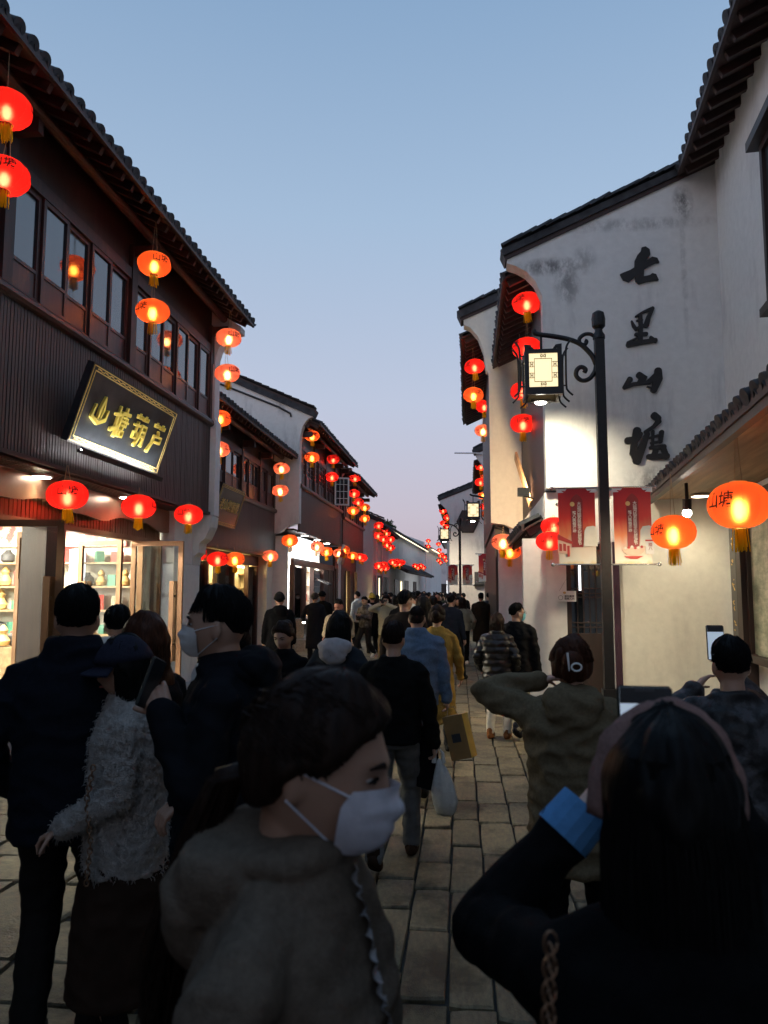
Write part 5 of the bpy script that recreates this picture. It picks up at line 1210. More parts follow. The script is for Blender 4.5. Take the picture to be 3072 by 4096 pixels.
    if hem < .7: R_[0] = (hem, .215, .165); R_[1] = ((hem + 1) / 2, .20, .15)
    k = .90 if fem else 1.0
    loft(g, [(0, lean_v(z), z + dz * (1 if z > .9 else .5), rx * k * f_, ry * f_) for z, rx, ry in R_], 24)
    for S_, E_, W_ in ((sR, eR, wR), (sL, eL, wL)):
        cone(g, S_ + V(0, 0, -.028), .062 * f_ * k, E_, .056 * f_ * k); cone(g, V(S_.x * .25, S_.y - .005, 1.428 + dz), .045, S_ + V(0, 0, -.012), .05 * f_ * k); W2 = E_ + (W_ - E_) * (.98 * tsleeve); cone(g, E_, .056 * f_ * k, W2, .044 * f_ * k)
    if hood:   # hood lying down the back
        for yy, zz, rx, ry, rz in ((-.085, 1.445, .135, .07, .065), (-.125, 1.40, .115, .05, .09), (-.02, 1.475, .105, .105, .028)): e = MB().ell((0, yy + lean_v(zz), zz + dz), (rx, ry, rz), 16, 10); g.add(e.v, e.f)
    if collar and not hood: loft(g, [(0, lean_v(1.44), 1.43 + dz, .10, .09), (0, lean_v(1.46) - .005, 1.50 + dz, .078, .080)], 20)
    tm = cloth(top, tkind)
    go = inst(garment, remesh(g, cv, garment, tm, 3, wr_, 8 if tkind != 'fur' else 24, puff, sd), T)
    if tkind == 'fur' and near >= 1:                    # fuzzy pile
        me_ = go.data; fb = MB(); nvt = len(me_.vertices)
        for i in range(5200 if near >= 2 else 900):
            v_ = me_.vertices[rg.randrange(nvt)]; p_ = Vector(v_.co); n_ = Vector(v_.normal); q_ = V(rg.uniform(-1, 1), rg.uniform(-1, 1), rg.uniform(-1.2, .6)); d_ = (n_ + q_ * .7).normalized(); l_ = rg.uniform(.010, .024)
            fb.tube([p_ - n_ * .002, p_ + d_ * l_ * .6, p_ + (d_ + V(0, 0, -.6) + q_ * .4).normalized() * l_], [.0016, .0012, .0004], 3, cap=False)
        tag(inst('fur_pile', fb.mesh('fur_pile', tm, True), go), kind='stuff')
    if hood and hood != True:
        g2 = MB(); 
        for yy, zz, rx, ry, rz in ((-.095, 1.45, .14, .075, .07), (-.135, 1.41, .118, .052, .092)): e = MB().ell((0, yy + lean_v(zz), zz + dz), (rx, ry, rz), 16, 10); g2.add(e.v, e.f)
        inst('hood', remesh(g2, cv, 'hood', cloth(hood, 'plain'), 3, .008, 9, None, sd), T)
    if cuff:
        for E_, W_ in ((eL, wL),):
            d = (W_ - E_).normalized(); c2 = MB(); c2.tube([W_ - d * .05, W_ + d * .02], [.054, .050], 16).build('cuff', cloth(cuff, 'plain'), T)
    # --- legs
    t = MB(); tr = .9 if fem else 1.0
    if skirt:
        loft(t, [(0, 0, skirt, .215, .215), (0, 0, .6, .205, .20), (0, 0, .75, .195, .175), (0, 0, .98, .15, .115), (0, 0, 1.03, .14, .105)], 22)
        inst('skirt', remesh(t, cv, 'skirt', cloth(bot, bkind), 3, .008, 7, None, sd), T); t = MB()
        for K_, A_ in ((kR, fR), (kL, fL)): cone(t, K_ + V(0, 0, .1), .062, A_, .045)
        inst('tights', remesh(t, cv, 'tights', cloth((.012, .012, .013)), 2), T)
    else:
        loft(t, [(0, 0, .84 + dz, .155 * tr, .115), (0, 0, .92 + dz, .17 * tr, .125), (0, 0, 1.02 + dz, .16 * tr, .115)], 18)
        for H_, K_, A_ in ((hipR, kR, fR), (hipL, kL, fL)): cone(t, H_, .098 * tr, K_, .074 * tr); cone(t, K_, .074 * tr, A_ + V(0, 0, .015), .062 * tr)
        inst('trousers', remesh(t, cv, 'trousers', cloth(bot, bkind), 3, .007, 8, None, sd + 5), T)
    for A_ in (fR, fL):
        m = MB().ell((0, .055, 0), (.05, .145, .062), 14, 10); pitch = R(28) if A_.z > .1 else 0
        vs = [(px, py, max(pz, -.032)) for px, py, pz in m.v]; rm = Matrix.Rotation(-pitch, 3, 'X')
        mm = MB().add([rm @ Vector(v) + V(0, -.01, -.012) for v in vs], m.f); cone(mm, V(0, -.02, 0), .048, V(0, -.015, .06), .045, 10)
        zmin = min(v[2] for v in mm.v) + A_.z
        sh_ = inst('shoe', shade_auto(mm.mesh('shoe', cloth(shoe, 'plain')), 60), T, (A_.x, A_.y, A_.z - (zmin if A_.z < .1 else 0)))
    # --- hair
    if hair:
        nu2, nv2 = ((20, 14), (32, 22), (56, 40), (80, 56))[near]; D2, F2 = sphere_dirs(nu2, nv2); P2 = head_pts(D2)
        back = {'short': -.50, 'buzz': -.42, 'up': -.62, 'bun': -.62, 'long': -.85, 'pony': -.66, 'bob': -.9}[hair]; th = {'short': .022, 'buzz': .006, 'up': .024, 'bun': .022, 'long': .026, 'pony': .020, 'bob': .03}[hair]
        hl_ = hair_line(D2, .60 if hair != 'bob' else .40, back, 'pony' if hair in ('pony', 'up', 'bun') else hair in ('short', 'buzz')); hl_ = hl_ + .05 * np.array([mnoise.noise(Vector((math.atan2(d[0], -d[1]) * 9, sd, d[2] * 2))) for d in D2]); w = sstep(hl_ - .03, hl_ + (.60 if hair == 'short' else .14), D2[:, 2])
        N2 = P2 / np.linalg.norm(P2, axis=1, keepdims=True)
        az = np.arctan2(D2[:, 0], -D2[:, 1]); gr = np.array([mnoise.noise(Vector((a * 7, zz * 2.0, sd))) for a, zz in zip(az, D2[:, 2])])
        lump = np.array([mnoise.noise(Vector(d) * 2.6 + Vector((sd, 0, 0))) for d in D2])
        off = th * w * ((.42 + .58 * sstep(.0, .55, D2[:, 2])) if hair == 'short' else 1.0) * (1 + (.3 if hair in ('up', 'bun') else .26) * gr + (.6 if hair in ('up', 'bun') else .45) * lump + .25 * np.clip(D2[:, 2], 0, 1)) - .012 * (1 - w)
        P2 = P2 + N2 * off[:, None]
        hb = MB().add([HM @ Vector(p) for p in P2], F2)
        if hair in ('up', 'bun'):
            e = MB().ell((0, 0, 0), (.05, .045, .05), 14, 10); hb.add([HM @ (Vector(v) + V(0, -.105, .03 if hair == 'up' else .06)) for v in e.v], e.f)
        if hair == 'pony':
            TP = Matrix.Translation(hc) @ Matrix.Rotation(R(hy), 4, 'Z'); pl = 1.0 if near < 3 else 1.7; pts = [HM @ V(0, -.09, -.03), HM @ V(0, -.125, -.05), TP @ V(0, -.165, -.10), TP @ V(0, -.20, -.2 * pl), TP @ V(.01, -.19, -.33 * pl)]; hb.tube(pts, [.018, .022, .024, .018, .006], 12)
            for i in range(420 if near >= 2 else 30):
                a = rg.uniform(0, 6.28); q = rg.uniform(.3, 1.25); ln = rg.uniform(.7, 1.12)
                hb.tube([p + Vector((math.cos(a), math.sin(a) * .7, 0)) * rr * q for p, rr in zip([HM @ V(0, -.09, -.03), HM @ V(0, -.127, -.05), TP @ V(0, -.168, -.10), TP @ V(0, -.205, -.2 * pl * ln), TP @ V(.01, -.19, -.34 * pl * ln)], (.02, .028, .036, .05, .045))], [.0016, .0018, .0018, .0014, .0005], 3, cap=False)
        if hair in ('long', 'bob'):
            ln = hairlen if hair == 'long' else .13
            hb2 = MB(); loft(hb2, [(0, -.015, .07, .075, .075), (0, -.02, 0, .094, .088), (0, -.038, -.09, .098, .078), (0, -.06, -.09 - ln * .4, .115, .066), (0, -.075, -.09 - ln * .8, .12, .055), (0, -.08, -.10 - ln, .07, .03)], 22)
            hb.add([HM @ Vector(v) if v[2] > -.05 else (Matrix.Translation(hc) @ Matrix.Rotation(R(hy * .7), 4, 'Z')) @ Vector(v) for v in hb2.v], hb2.f)
        if not strands and near == 1: strands = 110
        if strands:
            for i in range(strands):
                a = rg.uniform(-math.pi, math.pi); z0 = rg.uniform(.35, .98); pts = []
                if hair in ('long', 'bob') and abs(a) < 2.2:
                    ln = hairlen * rg.uniform(.8, 1.1) if hair == 'long' else .15
                    for q in range(8):
                        zz = .09 - q / 7 * (.18 + ln); kx = np.interp(zz, [-.55, -.3, -.1, 0, .09], [.07, .11, .102, .1, .075]); ky = np.interp(zz, [-.55, -.3, -.1, 0, .09], [.05, .068, .085, .096, .08]); yo = np.interp(zz, [-.4, -.1, .09], [-.07, -.04, -.015])
                        jt = rg.uniform(.97, 1.05); pts.append((Matrix.Translation(hc) @ Matrix.Rotation(R(hy * .7), 4, 'Z')) @ V(kx * jt * math.sin(a + q * .02), yo - ky * jt * math.cos(a + q * .02), zz))
                elif hair in ('pony', 'up', 'bun'):
                    kd = V(0, -1, .18 if hair == 'pony' else .3).normalized(); a = rg.uniform(-2.6, 2.6); d0 = V(math.sin(a), -math.cos(a), rg.uniform(.02, .95)).normalized()
                    hl0 = hair_line(np.array([d0]), .60, back, 'pony')[0]; d0.z = max(d0.z, hl0 + .03); d0.normalize()
                    for q in range(7):
                        dv = (d0 * (1 - q / 6) + kd * (q / 6) + V(0, 0, .12 * math.sin(q / 6 * math.pi))).normalized(); p_ = Vector(head_pts(np.array([dv]))[0]); pts.append(HM @ (p_ + p_.normalized() * th * (1.08 + .16 * rg.random()) * (.25 if q == 0 else 1) + V(rg.uniform(-1, 1), rg.uniform(-1, 1), rg.uniform(-1, 1)) * (.0045 if hair != 'pony' and rg.random() < .35 else .012 if rg.random() < .03 else .0008)))
                else:
                    zend = {'buzz': .3, 'short': -.10 if abs(a) < .9 else .16}.get(hair, -.35) if abs(a) < 1.9 else .55; dirs = []
                    for q in range(6):
                        zz = z0 + (zend - z0) * q / 5; rr = math.sqrt(max(0.0, 1 - zz * zz)); dirs.append((rr * math.sin(a + .06 * q * rg.uniform(-1, 1)), -rr * math.cos(a), zz))
                    dd_ = np.array(dirs); pp = head_pts(dd_); nn = pp / np.linalg.norm(pp, axis=1, keepdims=True); lf = th * (1.0 + .3 * rg.random())
                    hl2 = hair_line(dd_, .6, back, hair in ('short', 'buzz')); ww = sstep(hl2 - .03, hl2 + .60, dd_[:, 2])
                    for q in range(6): pts.append(HM @ Vector(pp[q] + nn[q] * (lf * (.15 + .95 * ww[q]) * ((.42 + .58 * sstep(.0, .55, dd_[q, 2])) if hair == 'short' else 1.0) + .003 * rg.random())))
                hb.tube(pts, [.0015] * (len(pts) - 1) + [.0004], 3, cap=False)
        tag(inst('hair', hb.mesh('hair', hmat, True), T), kind='stuff')
    # --- face pieces
    if face_detail:
        for sx_ in (-1, 1):
            m = MB().ell((0, 0, 0), (.0135, .007, .0031), 12, 8); q = head_pts(np.array([[sx_ * .40, .9, .11]]))[0]
            inst('eye', MB().add([HM @ (Vector(v) + V(sx_ * .031, .079, .012)) for v in m.v], m.f).mesh('eye', 'eye_white', True), T)
            m = MB().ell((0, 0, 0), (.0060, .004, .0034), 10, 6); inst('iris', MB().add([HM @ (Vector(v) + V(sx_ * .031, .0845, .0115)) for v in m.v], m.f).mesh('iris', 'hair_black', True), T)
            MB().tube([HM @ V(sx_ * .014, .0865, .0140), HM @ V(sx_ * .031, .0880, .0165), HM @ V(sx_ * .048, .080, .0125)], [.0018, .0032, .0018], 6).build('eyelid', 'hair_black', T)
            MB().tube([HM @ V(sx_ * .013, .093, .030), HM @ V(sx_ * .030, .092, .0365), HM @ V(sx_ * .052, .078, .031)], [.003, .0042, .0016], 6).build('eyebrow', hmat, T)
        MB().tube([HM @ V(-.022, .091, -.058), HM @ V(0, .1005, -.0565), HM @ V(.022, .091, -.058)], [.002, .0046, .002], 8).build('mouth', 'print_red' if False else 'lip', T)
    if mask:
        mc, drop = mask if isinstance(mask[0], tuple) else (mask, 0.0)
        nx_, nz_ = 20, 12; dirs = []
        for j in range(nz_ + 1):
            for i in range(nx_ + 1):
                u = -1 + 2 * i / nx_; v = j / nz_; a = u * 1.08 * (.82 + .18 * math.sin(math.pi * v)); zz = -.80 + v * .90 - .10 * abs(u) * v; rr = math.sqrt(max(.05, 1 - zz * zz)); dirs.append((rr * math.sin(a), rr * math.cos(a), zz))
        dirs = np.array(dirs); pp = head_pts(dirs); vs = []; nrm = dirs * np.array([.8, 1, .4])
        for idx, p in enumerate(pp):
            j, i = divmod(idx, nx_ + 1); u = abs(-1 + 2 * i / nx_); v = j / nz_
            tent = .011 * (1 - u) ** 1.1 * math.sin(math.pi * min(1, v * .9 + .08)); yy = np.interp(u, [0, .25, .6, 1], [.113, .107, .089, .055])
            p = p + np.array([nrm[idx][0] * .007, nrm[idx][1] * .007, 0]); p[1] = max(p[1], min(yy, p[1] + .02)) + tent * .55 + .0055 * abs(math.sin(v * math.pi * 3.5)) * (1 - u ** 2); p[2] -= drop
            vs.append(p)
        fs = []; m_ = nx_ + 1
        for j in range(nz_):
            for i in range(nx_): fs.append((j*m_+i, j*m_+i+1, (j+1)*m_+i+1, (j+1)*m_+i))
        n0 = len(vs); vs += [p - np.array([0, .002, 0]) for p in vs]; fs += [tuple(n0 + i for i in f[::-1]) for f in fs]
        mo = inst('face_mask', MB().add([HM @ Vector(p) for p in vs], fs).mesh('face_mask', cloth(mc, 'plain'), True), T)
        for sx_, ii in ((-1, 0), (1, nx_)):
            for jj, ez in ((1, -.030), (nz_ - 1, .012)):
                p = vs[jj * m_ + ii]; MB().tube([HM @ Vector(p), HM @ V(sx_ * .082, -.018, ez - drop * .3)], .0018, 5).build('ear_loop', cloth(mc, 'plain'), mo)
    if cap:
        cc, turn = cap; D3, F3 = sphere_dirs(28, 20); P3 = head_pts(D3); N3 = D3 * np.array([1, 1, 1]); w = sstep(.12, .22, D3[:, 2]); P3 = P3 + N3 * (.034 * w - .02 * (1 - w))[:, None]
        cb = MB().add([HM @ (Matrix.Rotation(R(turn), 3, 'Z') @ Vector(p)) for p in P3], F3); brim = []
        co_ = inst('cap', cb.mesh('cap', cloth(cc, 'wool'), True), T); bm_ = MB(); vs = []; nb_ = 12
        for j, rr in enumerate((.085, .125, .165)):
            for i in range(nb_ + 1): a = -1.15 + 2.3 * i / nb_; vs.append(HM @ (Matrix.Rotation(R(turn), 3, 'Z') @ V((rr if j else .095) * math.sin(a) * .82, .012 + rr * math.cos(a) * (1.0 if j else 1.05), .036 - .014 * j - .012 * math.sin(a) ** 2)))
        fs = [(j*(nb_+1)+i, j*(nb_+1)+i+1, (j+1)*(nb_+1)+i+1, (j+1)*(nb_+1)+i) for j in range(2) for i in range(nb_)]; n0 = len(vs); vs += [v - V(0, 0, .006) for v in vs]; fs += [tuple(n0 + i for i in f[::-1]) for f in fs]
        inst('brim', bm_.add(vs, fs).mesh('brim', cloth(cc, 'wool'), True), co_)
    if beanie:
        D3, F3 = sphere_dirs(24, 16); P3 = head_pts(D3); w = sstep(.05, .15, D3[:, 2]); P3 = P3 + D3 * (.032 * w - .02 * (1 - w) + .02 * np.clip(D3[:, 2], 0, 1) ** 2)[:, None]
        inst('beanie', MB().add([HM @ Vector(p) for p in P3], F3).mesh('beanie', cloth(beanie, 'knit'), True), T)
    if glasses:
        gl = MB()
        for sx_ in (-1, 1):
            gl.tube([HM @ V(sx_ * .032 + .022 * math.cos(a), .104 - .0 * a, .012 + .019 * math.sin(a)) for a in [i * math.pi / 8 for i in range(17)]], .0018, 5); gl.tube([HM @ V(sx_ * .054, .102, .018), HM @ V(sx_ * .082, .0, .018), HM @ V(sx_ * .08, -.02, .01)], .0016, 5)
        gl.tube([HM @ V(-.010, .105, .015), HM @ V(.010, .105, .015)], .0016, 5)
        gl.build('glasses', 'iron', T)
    W = Matrix.Translation((x, y, 0)) @ Matrix.Rotation(R(face), 4, 'Z') @ Matrix.Scale(s, 4)
    return T, HM, W, (wR, wL, eR, eL)
simple('lip', (.40, .13, .11), .45, bmp=0); simple('eye_white', (.42, .38, .36), .3, bmp=0)
BLK = (.006, .006, .007); NAVY = (.014, .018, .032)
EL = ((.6, -.1, -1), (-.6, -.1, -1))
# --- foreground
P1 = person('woman in white face mask and brown hooded jacket walking past in profile', -.225, 1.03, -100, 1.58, 'f', (.135, .105, .080), 'wool', 'hooded_jacket', .80, 1.0, near=3, hair='pony', hmat='hair_brown', hood=True, mask=(.66, .66, .74), face_detail=True, strands=2200, skin='skin', hp=-14, roll=0, arms='pocket', wr=.011, hy=8)
P2 = person('long-haired woman in dusty pink hat and black coat raising her phone', .262, 1.06, -4, 1.515, 'f', (.004, .004, .0045), 'wool', 'coat', .55, 1.14, near=3, hair='long', hmat='hair_black', hairlen=.80, strands=1200, hr=(.12, .40, 1.58), hl=(-.115, .30, 1.50), elbow=((.5, .1, -1), (-1.0, -.25, -1.1)), skin='skin_pale', cuff=(.10, .28, .55), curl=.55, tsleeve=.92)
def hat_shell(P, colr, name, zcut=-.05, ycut=-.32, th=.062):
    T, HM, W, _ = P; D, F = sphere_dirs(48, 34); Q = head_pts(D)
    w = sstep(zcut, zcut + .12, D[:, 2]) * sstep(ycut, ycut + .14, D[:, 1]); Q = Q + D * (th * w - .015 * (1 - w) + .006 * np.array([mnoise.noise(Vector(d) * 4) for d in D]))[:, None]
    inst(name, MB().add([HM @ Vector(p) for p in Q], F).mesh(name, cloth(colr, 'knit'), True), T)
hat_shell(P2, (.30, .185, .165), 'hat', zcut=-.25, ycut=.04, th=.049)
P3 = person('man with black hair in dark navy jacket seen from behind', -1.53, 2.90, 12, 1.705, 'm', (.008, .010, .016), 'wool', 'jacket', .78, 1.16, bot=(.016, .014, .013), near=2, hair='short', strands=700, collar=1.52, glasses=True, arms='pocket', hy=12, legs='stand')
P4 = person('man in white face mask and dark jacket holding a hand up', -.80, 2.52, 102, 1.70, 'm', (.007, .008, .011), 'plain', 'jacket', .80, 1.12, bot=(.012, .018, .035), bkind='denim', near=3, hair='short', strands=800, mask=(.66, .64, .63), face_detail=True, hl=(-.17, .17, 1.33), hr=(.2, .16, .98), elbow=((.6, -.6, -.4), (-.5, -.3, -1)), hood=(.006, .007, .009), hy=-6, curl=.7)
MB().prism([(-.05, 1.41), (.0, 1.47), (.05, 1.43), (.03, 1.36), (-.03, 1.34)], 'y', .075, .10).build('shirt_collar', 'white_paint', P4[0], rot=(0, 0, R(28)))
P5 = person('woman in navy cap and white fuzzy coat with gold chain strap', -1.27, 2.85, 112, 1.51, 'f', (.82, .74, .68), 'fur', 'fur_coat', .78, 1.18, bot=(.035, .02, .014), near=2, hair='long', hmat='hair_black', hairlen=.42, strands=500, skirt=.30, hp=-5, hl=(-.10, .24, .98), hr=(.12, .22, 1.28), cap=((.022, .023, .038), 0), hy=8, face_detail=True, wr=.012, curl=.6)
P6 = person('person with wavy dark red hair and glasses behind the navy cap', -1.42, 3.35, 60, 1.58, 'f', BLK, 'plain', 'coat', .6, near=2, hair='bob', hmat='hair_auburn', strands=300, glasses=True, face_detail=True)
P7 = person('young man in black jacket with white hood entering the gold-board shop', -2.18, 4.65, 16, 1.60, 'm', BLK, 'puffer', 'jacket', .80, 1.15, near=2, hair='short', strands=300, hood=(.66, .62, .55), arms='pocket')
P23 = person('woman in olive-brown hoodie with white hair clip photographing the street', .42, 3.25, -6, 1.50, 'f', (.15, .115, .070), 'wool', 'hoodie', .70, 1.28, bot=BLK, near=2, hair='up', hmat='hair_auburn', strands=700, hood=True, hr=(.05, .28, 1.38), hl=(-.16, .14, 1.50), elbow=((.5, -.1, -1), (-1, -.2, -.35)), wr=.015)
T, HM, W, _ = P23
MB().tube([HM @ V(-.022, -.162, .075), HM @ V(-.018, -.168, .03), HM @ V(-.016, -.166, -.005)], [.006, .005, .003], 6).tube([HM @ (V(.016 + .022 * math.cos(a), -.166, .012 + .017 * math.sin(a))) for a in [i * math.pi / 6 for i in range(13)]], .005, 6).build('hair_clip', 'white_paint', T)
P24 = person('short-haired man in patterned dark jacket holding up a phone by the awning', 1.06, 3.30, -8, 1.50, 'm', (.030, .030, .034), 'camo', 'puffer_jacket', .78, 1.18, near=2, hair='short', strands=400, hr=(.07, .30, 1.50), hl=(-.13, .28, 1.44), elbow=((.7, -.1, -1), (-.8, -.2, -.9)), wr=.012)
# --- middle distance, left
person('elderly man in flat cap with mask below his chin by the yellow-lit shop', -2.62, 8.2, 78, 1.56, 'm', BLK, 'plain', 'jacket', .8, near=1, hair='short', hmat='hair_grey', cap=((.045, .04, .036), 0), mask=((.45, .62, .68), .035), face_detail=True)
P9 = person('round-faced woman in black coat looking down at a bag of food', -1.36, 5.7, 168, 1.47, 'f', BLK, 'wool', 'coat', .5, 1.08, near=2, hair='bun', hmat='hair_brown', strands=150, face_detail=True, skin='skin', hp=-22, hl=(-.06, .26, 1.16), hr=(.08, .26, 1.20), curl=.7)
person('person in black hood with pink scrunchie behind the masked man', -1.52, 5.05, 20, 1.47, 'f', BLK, 'puffer', 'puffer_jacket', .75, 1.1, near=1, hair='bun', hood=True)
person('person in black hooded coat facing the snack counter', -3.25, 13.2, 20, 1.66, 'm', BLK, 'wool', 'hooded_coat', .6, 1.15, near=1, hair='short', beanie=(.012, .012, .013), hood=True)
P12 = person('man in long black coat lighting with his phone at the counter step', -3.70, 18.6, 10, 1.66, 'm', (.014, .015, .02), 'wool', 'coat', .35, 1.05, near=1, hair='short', cap=((.06, .055, .05), 150), hl=(-.28, .30, 1.02))
person('smiling man in black cap beside the dark wooden doors', -3.72, 19.7, 172, 1.70, 'm', BLK, 'plain', 'jacket', .8, near=1, hair='short', cap=(BLK, 0), face_detail=True, skin='skin_ruddy')
P14 = person('ruddy man in beige jacket walking towards the camera looking down', -2.10, 12.6, 165, 1.60, 'm', (.36, .29, .20), 'plain', 'jacket', .72, 1.2, bot=(.25, .2, .14), near=2, hair='short', skin='skin_ruddy', mask=((.6, .58, .56), .045), face_detail=True, hp=-25, legs='walk', hr=(.12, .25, 1.05), hl=(-.1, .25, 1.1), collar=1.50)
person('woman with long dark ponytail and pale hood seen from behind', -.92, 5.5, -8, 1.54, 'f', (.022, .026, .032), 'plain', 'jacket', .8, 1.1, near=2, hair='long', hairlen=.30, strands=400, hood=(.42, .38, .38), arms='pocket', hy=-10)
P16 = person('man in black sweater and grey trousers walking with a white plastic bag', -.48, 5.0, -4, 1.52, 'm', (.006, .006, .006), 'wool', 'sweater', .86, 1.08, bot=(.135, .135, .135), near=2, hair='short', hmat='hair_brown', strands=500, legs='walk', hr=(.29, .08, .78), shoe=(.03, .016, .01), curl=.8)
P17 = person('close-cropped man in light blue jacket carrying a paper bag', -.44, 6.7, -4, 1.575, 'm', (.12, .175, .26), 'denim', 'jacket', .80, 1.12, bot=(.05, .055, .07), near=2, hair='buzz', hmat='hair_brown', strands=300, collar=1.49, hr=(.28, .06, .79), legs='walk2', curl=.8)
person('woman in long camel coat with hair pinned up', -.33, 8.3, -6, 1.57, 'f', (.30, .185, .045), 'wool', 'long_coat', .38, 1.12, near=2, hair='up', hmat='hair_brown', strands=200, legs='walk', arms='swing')
person('tall black-haired man in dark coat beside the camel coat', -.72, 8.9, -6, 1.70, 'm', (.018, .014, .012), 'wool', 'coat', .6, near=1, hair='short', strands=150, hy=-25)
person('woman with long black hair in black coat walking beside the camel coat', -.58, 10.2, 0, 1.62, 'f', BLK, 'wool', 'coat', .55, near=1, hair='long', legs='walk2')
person('woman in grey sweater and black trousers walking away', -.12, 18.2, 0, 1.58, 'f', (.20, .19, .155), 'knit', 'sweater', .88, 1.2, bot=BLK, near=1, hair='bob', hmat='hair_brown', legs='walk', shoe=(.7, .7, .68), arms='pocket')
person('person in long dark brown coat with white shoes', .36, 21.2, -4, 1.66, 'm', (.030, .021, .014), 'wool', 'long_coat', .38, 1.15, bot=(.03, .02, .016), near=1, hair='short', shoe=(.75, .74, .7), legs='walk2')
person('woman in glossy black puffer and white trousers by the cream wall', .34, 9.3, -14, 1.43, 'f', (.012, .012, .014), 'puffer', 'puffer_jacket', .74, 1.25, bot=(.60, .55, .46), near=2, hair='bob', hmat='hair_brown', strands=150, shoe=(.20, .08, .03), puff=(.09, .016), legs='stand', arms='pocket')
person('man in glasses and pale blue mask wearing a black sweater', .58, 9.45, -24, 1.55, 'm', (.010, .010, .011), 'wool', 'sweater', .82, 1.15, bot=(.30, .26, .18), near=2, hair='short', strands=250, mask=(.20, .50, .62), glasses=True, face_detail=True, shoe=(.02, .022, .03), legs='walk2', hy=-42)
P25 = person('woman in cream fleece photographing with a black camera', -1.78, 17.0, 172, 1.62, 'f', (.62, .58, .47), 'fur', 'fleece', .80, 1.15, bot=(.2, .16, .1), near=1, hair='bob', arms='photo', face_detail=True, skin='skin_pale', mask=(.7, .68, .66))
person('young man in striped jacket with white hood looking at papers', -2.62, 19.8, 150, 1.60, 'm', (.05, .05, .055), 'camo', 'jacket', .85, near=1, hair='short', hood=(.72, .7, .68), arms='chest', shoe=(.75, .75, .73), hp=-20, skin='skin_pale', legs='walk', face_detail=True)
person('person in pale grey hooded jacket by the dark doors', -3.30, 23.2, 60, 1.70, 'm', (.42, .45, .48), 'plain', 'hooded_jacket', .8, 1.15, near=1, hair='short', hood=True)
person('person in yellow beanie behind the striped jacket', -2.66, 21.6, 20, 1.62, 'm', BLK, 'plain', 'coat', .5, near=1, hair='short', beanie=(.50, .38, .08))
person('man in dark navy jacket turning aside near the grey sweater', -.32, 15.2, -30, 1.66, 'm', (.014, .018, .03), 'plain', 'jacket', .75, near=1, hair='short', legs='walk')
person('black-haired person in black puffer ahead of the dark brown coat', .62, 22.6, -10, 1.68, 'm', BLK, 'puffer', 'puffer_jacket', .8, 1.1, near=1, hair='short')
person('person in rose coat close to the lamp past the curved-foot wall', .78, 24.0, -10, 1.60, 'f', (.25, .12, .11), 'wool', 'coat', .5, near=1, hair='bob', hmat='hair_auburn')
# --- the crowd farther down the street: a few kinds, copied
kinds = [
 person('person in black coat in the distant crowd', 0, 40, 0, 1.66, 'm', BLK, 'wool', 'coat', .5, 1.1, hair='short', legs='walk')[0],
 person('long-haired person in charcoal coat in the distant crowd', 0, 40, 0, 1.58, 'f', (.03, .03, .034), 'wool', 'coat', .5, 1.1, hair='long', legs='walk2')[0],
 person('person in dark green jacket in the distant crowd', 0, 40, 0, 1.68, 'm', (.03, .04, .03), 'plain', 'jacket', .8, 1.1, hair='short', arms='pocket')[0],
 person('person in wine-red jacket in the distant crowd', 0, 40, 0, 1.60, 'f', (.09, .02, .022), 'plain', 'jacket', .7, 1.1, hair='bob', hmat='hair_brown', legs='walk')[0],
 person('person in pale pink jacket in the distant crowd', 0, 40, 0, 1.60, 'f', (.42, .28, .27), 'puffer', 'puffer_jacket', .75, 1.15, hair='long', legs='walk2')[0],
 person('person in white face mask and dark jacket in the distant crowd', 0, 40, 180, 1.67, 'm', (.025, .025, .03), 'plain', 'jacket', .8, 1.1, hair='short', mask=(.7, .7, .7), legs='walk')[0],
 person('person in brown coat in the distant crowd', 0, 40, 0, 1.66, 'm', (.06, .04, .028), 'wool', 'coat', .5, 1.1, hair='short', legs='walk2')[0],
 person('person in grey-blue jacket in the distant crowd', 0, 40, 0, 1.64, 'm', (.09, .11, .14), 'plain', 'jacket', .8, 1.1, hair='short', legs='walk')[0]]
for k_ in kinds: k_['group'] = 'distant crowd'
rc = random.Random(23); used = []; n_c = 0; tries = 0
while n_c < 105 and tries < 4000:
    tries += 1
    yy = 10.5 + 52 * rc.random() ** 1.7; lo_ = -4.0 if yy > 26 else -2.2 if yy > 20 else -1.5; hi_ = np.interp(yy, [12, 20, 30, 40, 55, 70], [-.9, -.5, .35, -1.2, -1.75, -2.2])
    if yy < 22: lo_, hi_ = np.interp(yy, [10, 16, 22], [-1.0, -1.5, -2.2]), np.interp(yy, [10, 16, 22], [-.5, -.55, .2])
    if hi_ <= lo_: continue
    xx = rc.uniform(lo_, hi_)
    if any((xx - a) ** 2 + (yy - b) ** 2 < .30 for a, b in used): continue
    if abs(xx + .12) < .6 and 16 < yy < 20 or (abs(xx + 1.78) < .6 and yy < 18): continue
    used.append((xx, yy)); k = rc.choices(range(8), [7, 5, 3, 2, 1, 3, 3, 2])[0]
    t = kinds[k] if kinds[k].location.y == 40 and kinds[k].location.x == 0 else copy_tree(kinds[k])
    t.location = (xx, yy, 0); base = 180 if (k == 5 or rc.random() < .22) else 0; t.rotation_euler = (0, 0, R(base + rc.uniform(-35, 35)))
    sc = t.scale.x * rc.uniform(.96, 1.03) if t is not kinds[k] else t.scale.x; t.scale = (sc, sc, sc); n_c += 1

